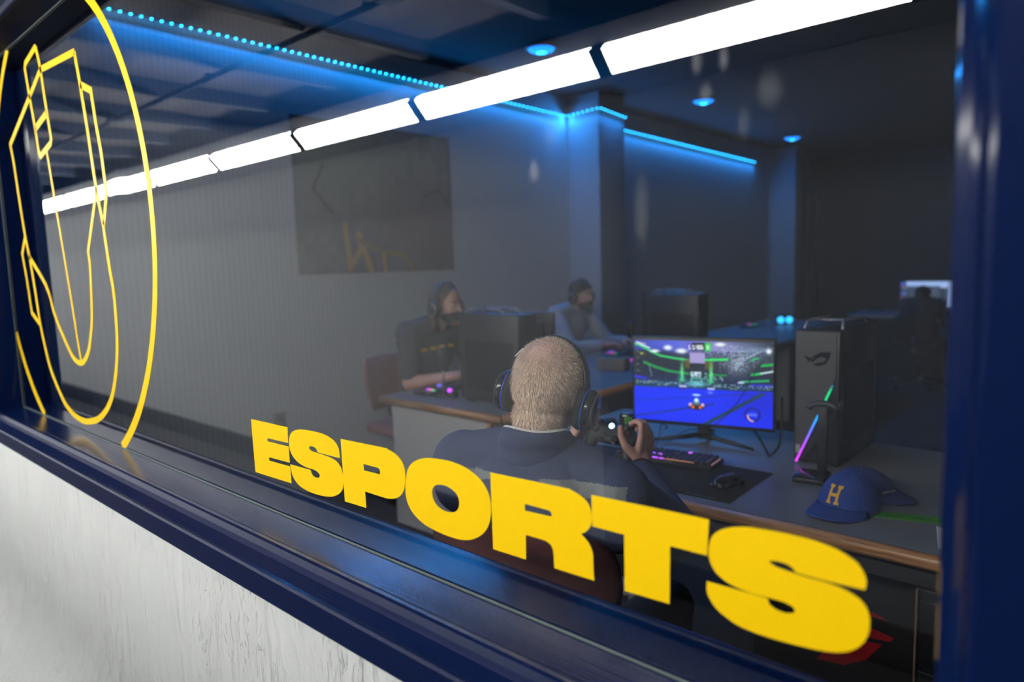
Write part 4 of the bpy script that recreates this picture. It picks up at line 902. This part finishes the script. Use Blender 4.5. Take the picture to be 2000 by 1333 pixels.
def limb_prims(mb, J, g=0.0, arms=True, fore=True, legs=True, torso=True, yaw=0.0):
    M = Euler((0, 0, R_(yaw))).to_matrix().to_4x4()
    if torso:
        mb.ell(J['pelvis'], (.165+g, .125+g, .12+g), M); mid = (J['pelvis']+J['chest'])/2
        mb.ell(mid, (.155+g, .115+g, .17+g), M); mb.ell(J['chest'], (.175+g, .118+g, .17+g), M)
        for s in 'RL':
            mb.cap(J['neck']-V(0, 0, .02), J['sh'+s], .055+g, .058+g); mb.ell(J['sh'+s], (.062+g,)*3)
            mb.cap(J['chest']+V(0, 0, .02), J['sh'+s]-V(0, 0, .05), .085+g, .06+g)
    for s in 'RL':
        if arms: mb.cap(J['sh'+s], J['el'+s], .052+g, .042+g)
        if fore: mb.cap(J['el'+s], J['wr'+s], .041+g, .027+g*.8)
        if legs: mb.cap(J['hip'+s], J['kn'+s], .080+g, .058+g); mb.cap(J['kn'+s], J['an'+s], .055+g, .040+g)
def shoes(J, par, fdir, m_):
    for s in 'RL':
        a = J['an'+s]; mb = MB().cap(a+V(0, 0, -.035)-fdir*.03, a+V(0, 0, -.045)+fdir*.16, .042, .034); mb.cap(a+V(0, 0, .0), a-V(0, 0, .04), .045, .044)
        blob('shoe', mb, .008, m_, par, 3)
def headset(H, base, label, accent, boom=None, mark=False, k=1.0):
    c = H.to_translation(); q = H.to_quaternion(); t = thing('headset', label, 'headset', c+Vector(base)); t.rotation_mode = 'QUATERNION'; t.rotation_quaternion = q; t.scale = (k, k, k)
    arc = [(.094*math.cos(a), -.008, .0+.124*math.sin(a)) for a in np.linspace(R_(8), R_(172), 25)]
    rs = []
    for i, p in enumerate(arc):
        a = R_(8)+R_(164)*i/24; n = V(math.cos(a), 0, math.sin(a)*1.0).normalized(); r = []
        for kx, ky in ((-1, -.6), (-.6, -1), (.6, -1), (1, -.6), (1, .6), (.6, 1), (-.6, 1), (-1, .6)): r.append(Vector(p)+n*(.0055*kx)+V(0, .017*ky, 0))
        rs.append(r)
    MB().rings(rs).build('headband', BLACK, t)
    for s in (-1, 1):
        M = Matrix.Translation((s*.083, -.004, -.022)) @ Matrix.Rotation(s*R_(90), 4, 'Y') @ Matrix.Diagonal((1.12, .9, 1, 1))
        MB().lathe([(.026, -.004), (.042, -.003), (.045, .006), (.043, .014), (.026, .016)], 26, M).build('ear_cushion', RUBBER, t)
        MB().lathe([(.0405, .0150), (.0445, .0155), (.0445, .0175), (.0405, .018)], 26, M).build('accent_ring', accent, t)
        o = MB().lathe([(.042, .018), (.043, .026), (.038, .036), (.022, .042), (.001, .043)], 26, M).build('ear_cup', BLACKG, t)
        MB().lathe([(.030, .0395), (.036, .0375), (.0365, .0385), (.0305, .0405)], 26, M).build('silver_ring', mat('dull_steel', (.20, .20, .20), .35, .7), o)
        MB().tube([(s*.094, -.006, .022), (s*.102, -.005, .0), (s*.112, -.004, -.022)], [.009, .008, .007], 8).build('yoke', BLACK, t)
    if mark: MB().box((-.083, -.027, .072), (.0016, .0035, .026), rot=(0, .62, 0)).build('band_highlight', mat('painted_highlight', (.75, .75, .6), .4), t)  # highlight on the headband, painted as a pale strip
    if boom: MB().tube(boom, .0032, 8).build('boom', BLACK, t)
    return t

NAVYJ = mat('navy_jersey_knit', (.034, .048, .105), .85, bump=(22, .6, (1, 1, 2.2)))
GREYP = mat('grey_reflective_panel', (.15, .16, .165), .55, bump=(60, .3, (4, 1, 1)))
JEANS = mat('dark_trousers', (.02, .022, .03), .85)
# --- the blond player, seen from behind
B0 = V(-.98, 1.20, 0)
def w_(x, y, z): return V(x, y, z)-B0
YAW = 14
f_ = V(-math.sin(R_(YAW)), math.cos(R_(YAW)), 0); r_ = V(math.cos(R_(YAW)), math.sin(R_(YAW)), 0)
J = dict(pelvis=w_(-.98, 1.21, .56), chest=w_(-.992, 1.165, .93), neck=w_(-.995, 1.160, 1.075))
J['shR'] = w_(-.815, 1.205, .985); J['shL'] = w_(-1.180, 1.115, 1.015)
J['elR'] = w_(-.800, 1.44, .835); J['elL'] = w_(-1.335, 1.36, .83); J['wrR'] = w_(-1.045, 1.665, .888); J['wrL'] = w_(-1.262, 1.625, .90)
for s, k in (('R', 1), ('L', -1)):
    J['hip'+s] = J['pelvis']+r_*.09*k-V(0, 0, .03); J['kn'+s] = J['hip'+s]+f_*.42+r_*.05*k-V(0, 0, .01); J['an'+s] = J['kn'+s]-f_*.03-V(0, 0, .43)
HM = head_matrix(w_(-.970, 1.180, 1.199), YAW+4, 12, 10)
man = thing('person', 'person with short blond hair seen from behind in a navy jacket, holding a game controller', 'person', B0)
mb = MB(); head_prims(mb, HM); mb.cap(HM @ V(0, -.030, -.055), J['neck']-V(0, 0, .03), .055, .060)
limb_prims(mb, J, 0, yaw=YAW)
WR = J['wrR']; hand(mb, WR+V(0, .01, .01), V(.0, .42, .9), V(0, -.9, .42), V(-1, .1, 0), (12, 62, 50), .96,
     [w_(-1.052, 1.662, .925), w_(-1.075, 1.645, .955), w_(-1.092, 1.648, .982), w_(-1.103, 1.662, 1.003)])
WL = J['wrL']; hand(mb, WL+V(0, .01, .01), V(.1, .42, .9), V(0, -.9, .42), V(1, .1, 0), (12, 62, 50), .96,
     [w_(-1.255, 1.625, .935), w_(-1.235, 1.61, .962), w_(-1.222, 1.615, .985), w_(-1.215, 1.63, 1.0)])
HI = HM.inverted(); HIn = np.array(HI)
SCALP = mat('scalp_skin', (.62, .40, .34), .6)
def hl(cs): return cs @ HIn[:3, :3].T + HIn[:3, 3]
def scalp_mask(cs):
    q = hl(cs); ear = (np.abs(q[:, 0]) > .070) & (q[:, 1] > -.035) & (q[:, 2] < .03)
    return ((q[:, 1] < .045) & (q[:, 2] > -.082-.02*0) & (q[:, 2] > -.03-1.2*np.maximum(-q[:, 1]-.0, 0)) & (q[:, 2] < .2) | ((q[:, 2] > .062) & (q[:, 2] < .2))) & ~ear & (np.linalg.norm(q, axis=1) < .16)
body = blob('body', mb, .0042, [SKIN, SCALP], man, 5, lambda cs: scalp_mask(cs)*1)
# short hair as fine strands following the whorl
me = body.data; n = len(me.polygons); cs = np.empty(n*3); me.polygons.foreach_get('center', cs); cs = cs.reshape(-1, 3); nm = np.empty(n*3); me.polygons.foreach_get('normal', nm); nm = nm.reshape(-1, 3)
idx = np.nonzero(scalp_mask(cs))[0]; NS = 26000
pick = rng.choice(idx, NS); p = cs[pick]+rng.normal(0, .0016, (NS, 3)); nn = nm[pick]; q = hl(p)
crown = np.array([.006, -.066, .088]); dcr = np.linalg.norm(q-crown, axis=1)
keep = rng.random(NS) < np.clip((dcr-.004)/.042, .10, 1); p, nn, q, dcr = p[keep], nn[keep], q[keep], dcr[keep]; NS = len(p)
tv = (p-np.array(HM @ Vector(crown))); sw = np.cross(nn, tv); tv = tv*.9+sw*.35; tv -= nn*(tv*nn).sum(1, keepdims=True); tv /= np.linalg.norm(tv, axis=1, keepdims=True)+1e-9
fl = np.clip(dcr/.10, .25, 1)[:, None]
dr = nn*(.42+.25*(1-fl))+tv*.9+rng.normal(0, .16, (NS, 3)); dr /= np.linalg.norm(dr, axis=1, keepdims=True)
ln = (rng.uniform(.009, .017, NS)*np.clip(dcr/.06, .55, 1))[:, None]; sd = np.cross(dr, nn); sd /= np.linalg.norm(sd, axis=1, keepdims=True)+1e-9; sd *= .00042
b = p-nn*.001; mid = b+dr*ln*.6+nn*.0006; tip = b+dr*ln-nn*.0012
vs = np.stack([b-sd, b+sd, mid+sd*.8, mid-sd*.8, tip], 1).reshape(-1, 3); k5 = np.arange(NS)[:, None]*5
fs = [tuple(x) for x in (k5+np.array([[0, 1, 2, 3]])).tolist()]+[tuple(x) for x in (k5+np.array([[3, 2, 4]])).tolist()]
hm_ = bpy.data.meshes.new('hair'); hm_.from_pydata(vs.tolist(), [], fs); hm_.update()
c0 = np.array([.86, .66, .49]); tone = rng.uniform(.45, 1.25, NS)[:, None]; cc_ = c0*tone*(1-.25*np.exp(-(dcr/.06)**2))[:, None]
at = hm_.attributes.new('paint', 'FLOAT_COLOR', 'FACE'); c4 = np.concatenate([cc_, np.ones((NS, 1))], 1); at.data.foreach_set('color', np.concatenate([c4, c4]).reshape(-1).astype(np.float32))
hm_.materials.append(attr_mat('blond_hair', 1, .55, False)); ho = link('hair', hm_, man); ho['kind'] = 'stuff'; ho['label'] = 'short sandy blond hair'
# jacket with tall collar and grey panels
mb = MB(); limb_prims(mb, J, .016, arms=True, fore=False, legs=False, yaw=YAW)
for s in 'RL': mb.cap(J['el'+s], J['el'+s].lerp(J['wr'+s], .93), .056, .042); mb.ell(J['el'+s], (.059,)*3)
mb.ell(J['pelvis']+V(0, 0, .03), (.19, .15, .10), Euler((0, 0, R_(YAW))).to_matrix().to_4x4())
rI = np.array(r_); fI = np.array(f_)
def panels(cs):
    q = cs-np.array(J['neck']); lat = q@rI; fr = q@fI; z = q[:, 2]
    k = (fr < .06) & (np.abs(lat) > .055) & (np.abs(lat) < .23); hgt = .006+.10*np.clip(np.abs(lat)-.055, 0, .2)
    return (k & (np.abs(z+.046+.16*(np.abs(lat)-.05)) < hgt))*1
jk = blob('jacket', mb, .0045, [NAVYJ, GREYP], man, 7, panels)
rs = []
for i in range(9):
    f = i/8; c = J['neck'].lerp(HM @ V(0, -.028, -.082), f*.86)+V(0, 0, -.030*(1-f)); r0 = .094-.020*f+.0025*math.sin(f*11); r = []
    for k in range(36):
        a = 2*math.pi*k/36; r.append(c+r_*(r0*1.04*math.cos(a))+f_*(r0*.98*math.sin(a))+V(0, 0, -.012*math.sin(a)*f+.003*math.sin(3*a+i)))
    rs.append(r)
o = MB().rings(rs, False).build('collar', NAVYJ, man); s = o.modifiers.new('t', 'SOLIDIFY'); s.thickness = .006; s.offset = -1
o = MB().rings([[v+V(0, 0, .002) for v in rs[-1]], [(v-Vector(sum(rs[-1], Vector())/36))*.93+Vector(sum(rs[-1], Vector())/36)+V(0, 0, .006) for v in rs[-1]]], False).build('undershirt_rim', mat('white_cotton', (.55, .55, .55), .8), man)
for s in 'RL':
    d_ = (J['wr'+s]-J['el'+s]).normalized(); e = J['el'+s].lerp(J['wr'+s], .93); MB().tube([e-d_*.012, e, e+d_*.012], [.041, .043, .041], 18).build('cuff', JEANS, man)
mb = MB(); limb_prims(mb, J, .014, arms=False, fore=False, torso=False); mb.ell(J['pelvis']-V(0, 0, .02), (.18, .145, .10), Euler((0, 0, R_(YAW))).to_matrix().to_4x4()); blob('trousers', mb, .009, JEANS, man, 4)
shoes(J, man, f_, BLACK); eyes(HM, man)
headset(HM, B0, 'black and blue gaming headset worn by the blond player', mat('blue_accent', (.02, .08, .55), .35), None, True, .95)
# controllers
def controller(loc, rot, label, lit, mats_):
    t = thing('game_controller', label, 'game controller', loc); t.rotation_euler = rot
    mb = MB(); mb.box((0, .004, 0), (.094, .060, .030), bev=.012)
    for s in (-1, 1):
        mb.ell((s*.047, .006, -.002), (.033, .033, .019)); mb.cap((s*.052, .0, -.004), (s*.066, -.052, -.012), .023, .015); mb.cap((s*.03, .034, -.004), (s*.055, .028, -.006), .011, .011)
    blob('shell', mb, .003, mats_, t, 5)
    for x, y in ((-.047, .012), (.024, -.018)):
        o = MB().lathe([(.0055, 0), (.0055, .008), (.010, .010), (.011, .013), (.008, .0135), (.001, .0125)], 18, Matrix.Translation((x, y, .014))).build('thumbstick', BLACK, t)
        MB().lathe([(.014, 0), (.014, .002), (.010, .003)], 18, Matrix.Translation((x, y, .0150))).build('stick_ring', BLACKG, o)
    for (x, y), c in zip(((.047, .024), (.047, .0), (.035, .012), (.059, .012)), ((.5, .4, .05), (.05, .4, .1), (.05, .1, .5), (.5, .03, .03))):
        MB().lathe([(.0052, 0), (.0052, .004), (.001, .005)], 12, Matrix.Translation((x, y, .0165))).build('button', mat('button_%d' % int(c[0]*100+c[1]*10+c[2]), tuple(v*.3 for v in c), .3), t)
    MB().box((-.024, -.018, .0165), (.022, .007, .005), bev=.002).build('direction_pad', BLACKG, t)['label'] = 'cross shaped pad'
    MB().lathe([(.0085, 0), (.0085, .003), (.001, .004)], 18, Matrix.Translation((0, .026, .0145))).build('lit_button' if lit else 'centre_button', rgb('white_blue_lamp', (.35, .55, 1.0), 5) if lit else GREY, t)
    for s in (-1, 1): MB().box((s*.05, .038, .004), (.034, .012, .014), bev=.005).build('bumper', BLACKG, t)
    return t
CTL = mat('grey_black_controller', (.035, .035, .037), .5)
controller((-1.160, 1.695, .962), (R_(52), R_(4), R_(10)), 'dark grey controller with a lit blue white button held by the blond player', True, CTL)
controller((-1.72, 2.43, .784), (R_(8), 0, R_(35)), 'spare black controller lying on the near desk behind the held one', False, BLACK)

# --- simpler seated people facing local +y
def seated(loc, rz, label, head, lean, shirt, sleeves, wr, el=None, k=1.0, yaw=0, pitch=0, vox=.0065):
    t = thing('person', label, 'person', loc, R_(rz)); t.scale = (k, k, k)
    J = dict(pelvis=V(0, 0, .55), chest=V(0, lean*.55, .92), neck=V(0, lean*.85, 1.07))
    for s, q in (('R', 1), ('L', -1)):
        J['sh'+s] = V(q*.185, lean*.75, 1.015); J['el'+s] = el[s] if el else V(q*.25, lean+.14, .77); J['wr'+s] = wr[s]
        J['hip'+s] = V(q*.09, 0, .52); J['kn'+s] = V(q*.13, .43, .52); J['an'+s] = V(q*.13, .40, .09)
    H = head_matrix(head, yaw, pitch, 0); mb = MB(); head_prims(mb, H); mb.cap(H @ V(0, -.03, -.055), J['neck']-V(0, 0, .03), .053, .060); limb_prims(mb, J)
    for s, q in (('R', 1), ('L', -1)):
        d_ = (J['wr'+s]-J['el'+s]).normalized(); hand(mb, J['wr'+s]+d_*.01, d_+V(0, 0, -.05), V(-q, .15, .1), V(0, .1, -1), (18, 30, 25))
    blob('body', mb, vox, SKIN, t, 4); eyes(H, t)
    mb = MB(); limb_prims(mb, J, .017, fore=False, arms=False, legs=False)
    for s in 'RL':
        mb.cap(J['sh'+s], J['sh'+s].lerp(J['el'+s], .78 if not sleeves else 1), .068, .062)
        if sleeves: mb.cap(J['el'+s], J['el'+s].lerp(J['wr'+s], .9), .056, .042)
    mb.ell((0, 0, .56), (.185, .145, .10)); blob('shirt', mb, .008, shirt, t, 6)
    mb = MB(); limb_prims(mb, J, .014, arms=False, fore=False, torso=False); mb.ell((0, 0, .53), (.18, .14, .10)); blob('trousers', mb, .010, JEANS, t, 4)
    shoes(J, t, V(0, 1, 0), BLACK)
    return t, H, J
TSH = mat('charcoal_tshirt', (.040, .050, .060), .9, bump=(18, .5, (1, 1, 1)))
BROWN = mat('brown_hair', (.085, .055, .042), .6, bump=(70, .8, (4, 4, .5)))
YPR = mat('yellow_print', (.55, .36, .03), .6)
t, H, J = seated((-3.47, 2.90, 0), -90, 'long haired person with black face mask and charcoal t-shirt at the left desk end', V(.02, .30, 1.175), .20, TSH, False,
    {'R': V(.10, .46, .79), 'L': V(-.18, .46, .79)}, {'R': V(.215, .17, .735), 'L': V(-.27, .2, .76)}, 1.06, 7, 4)
mb = MB(); T_ = Matrix.Translation
for c, r in (((0, -.024, .040), (.085, .097, .086)), ((0, -.060, -.02), (.080, .055, .09)), ((0, -.075, -.09), (.075, .045, .08)), ((-.06, -.045, -.07), (.025, .045, .085)), ((.06, -.055, -.07), (.022, .04, .085))): mb.ell((0, 0, 0), r, H @ T_(c))
hb = blob('hair', mb, .005, BROWN, t, 5); hb['label'] = 'long brown hair'
mb = MB(); mb.ell((0, 0, 0), (.062, .066, .046), H @ T_((0, .043, -.062))); mb.ell((0, 0, 0), (.03, .03, .03), H @ T_((0, .086, -.048)))
mk = blob('face_mask', mb, .004, mat('black_cotton', (.012, .013, .016), .85), t, 3)
mb = MB()
for x, z in ((.050, -.072), (.036, -.082), (.018, -.088), (-.004, -.090)): mb.ell((0, 0, 0), (.010, .006, .006), H @ T_((x, .043+.066*math.sqrt(max(.05, 1-(x/.062)**2-((z+.062)/.046)**2)), z)), 8, 6)
mb.build('yellow_mark', YPR, t)
for i, (x, z) in enumerate(((.13, .92), (.075, .925), (.02, .93), (-.05, .93))): MB().box((x, J['chest'].y+.128-.4*max(0, x-.06), z), (.042, .022, .018), rot=(0, 0, -.35), bev=.006).build('yellow_lettering', YPR, t)
headset(t.matrix_basis @ H if False else Matrix.Translation((-3.47, 2.90, 0)) @ Euler((0, 0, R_(-90))).to_matrix().to_4x4() @ Matrix.Scale(1.06, 4) @ H, (0, 0, 0), 'black headset over the long brown hair of the masked player', DARKG, [(.095, .02, -.03), (.09, .07, -.06), (.05, .11, -.075)], False, 1.10)
PSH = mat('pale_blue_shirt', (.30, .34, .42), .85, bump=(18, .5, (1, 1, 1)))
t, H, J = seated((-3.66, 4.62, 0), -90, 'bearded person in a pale shirt and headset seated far back by the pilaster', V(.02, .24, 1.165), .16, PSH, True,
    {'R': V(.12, .50, .80), 'L': V(-.18, .50, .80)}, None, 1.04, -4, 2, .008)
mb = MB(); mb.ell((0, 0, 0), (.084, .099, .080), H @ T_((0, -.018, .043))); mb.ell((0, 0, 0), (.078, .06, .08), H @ T_((0, -.05, -.005))); blob('hair', mb, .006, mat('dark_brown_hair', (.02, .014, .011), .7, bump=(70, .7, (1, 1, 1))), t, 4)
mb = MB(); mb.ell((0, 0, 0), (.060, .058, .040), H @ T_((0, .040, -.075))); mb.ell((0, 0, 0), (.032, .028, .024), H @ T_((0, .066, -.108))); mb.ell((0, 0, 0), (.028, .012, .008), H @ T_((0, .090, -.048))); bd = blob('beard', mb, .005, mat('greying_beard', (.05, .045, .04), .8, bump=(90, .7, (1, 1, 1))), t, 4)
MB().box((J['shR'].x+.060, J['shR'].y+.03, .94), (.012, .045, .035), rot=(0, .3, 0), bev=.004).build('sleeve_badge', mat('red_badge', (.25, .02, .03), .6), t)
mb = MB()
for s in (-1, 1): mb.box((s*.030, J['neck'].y+.068, 1.055), (.045, .012, .055), rot=(.5, 0, s*.5), bev=.004)
mb.build('collar', PSH, t)
headset(Matrix.Translation((-3.66, 4.62, 0)) @ Euler((0, 0, R_(-90))).to_matrix().to_4x4() @ Matrix.Scale(1.04, 4) @ H, (0, 0, 0), 'dark headset worn by the bearded person in the pale shirt', DARKG, None, False, 1.08)
t, H, J = seated((-1.80, 8.47, 0), -6, 'dark silhouetted person with back turned before the far bright screen', V(0, .12, 1.115), .10, mat('black_hoodie', (.015, .015, .02), .9), True,
    {'R': V(.14, .45, .80), 'L': V(-.14, .45, .80)}, None, .90, 0, 4, .010)
mb = MB(); mb.ell((0, 0, 0), (.085, .10, .085), H @ T_((0, -.018, .038))); mb.ell((0, 0, 0), (.078, .06, .08), H @ T_((0, -.05, -.01))); blob('hair', mb, .007, mat('black_hair', (.012, .010, .010), .7), t, 4)
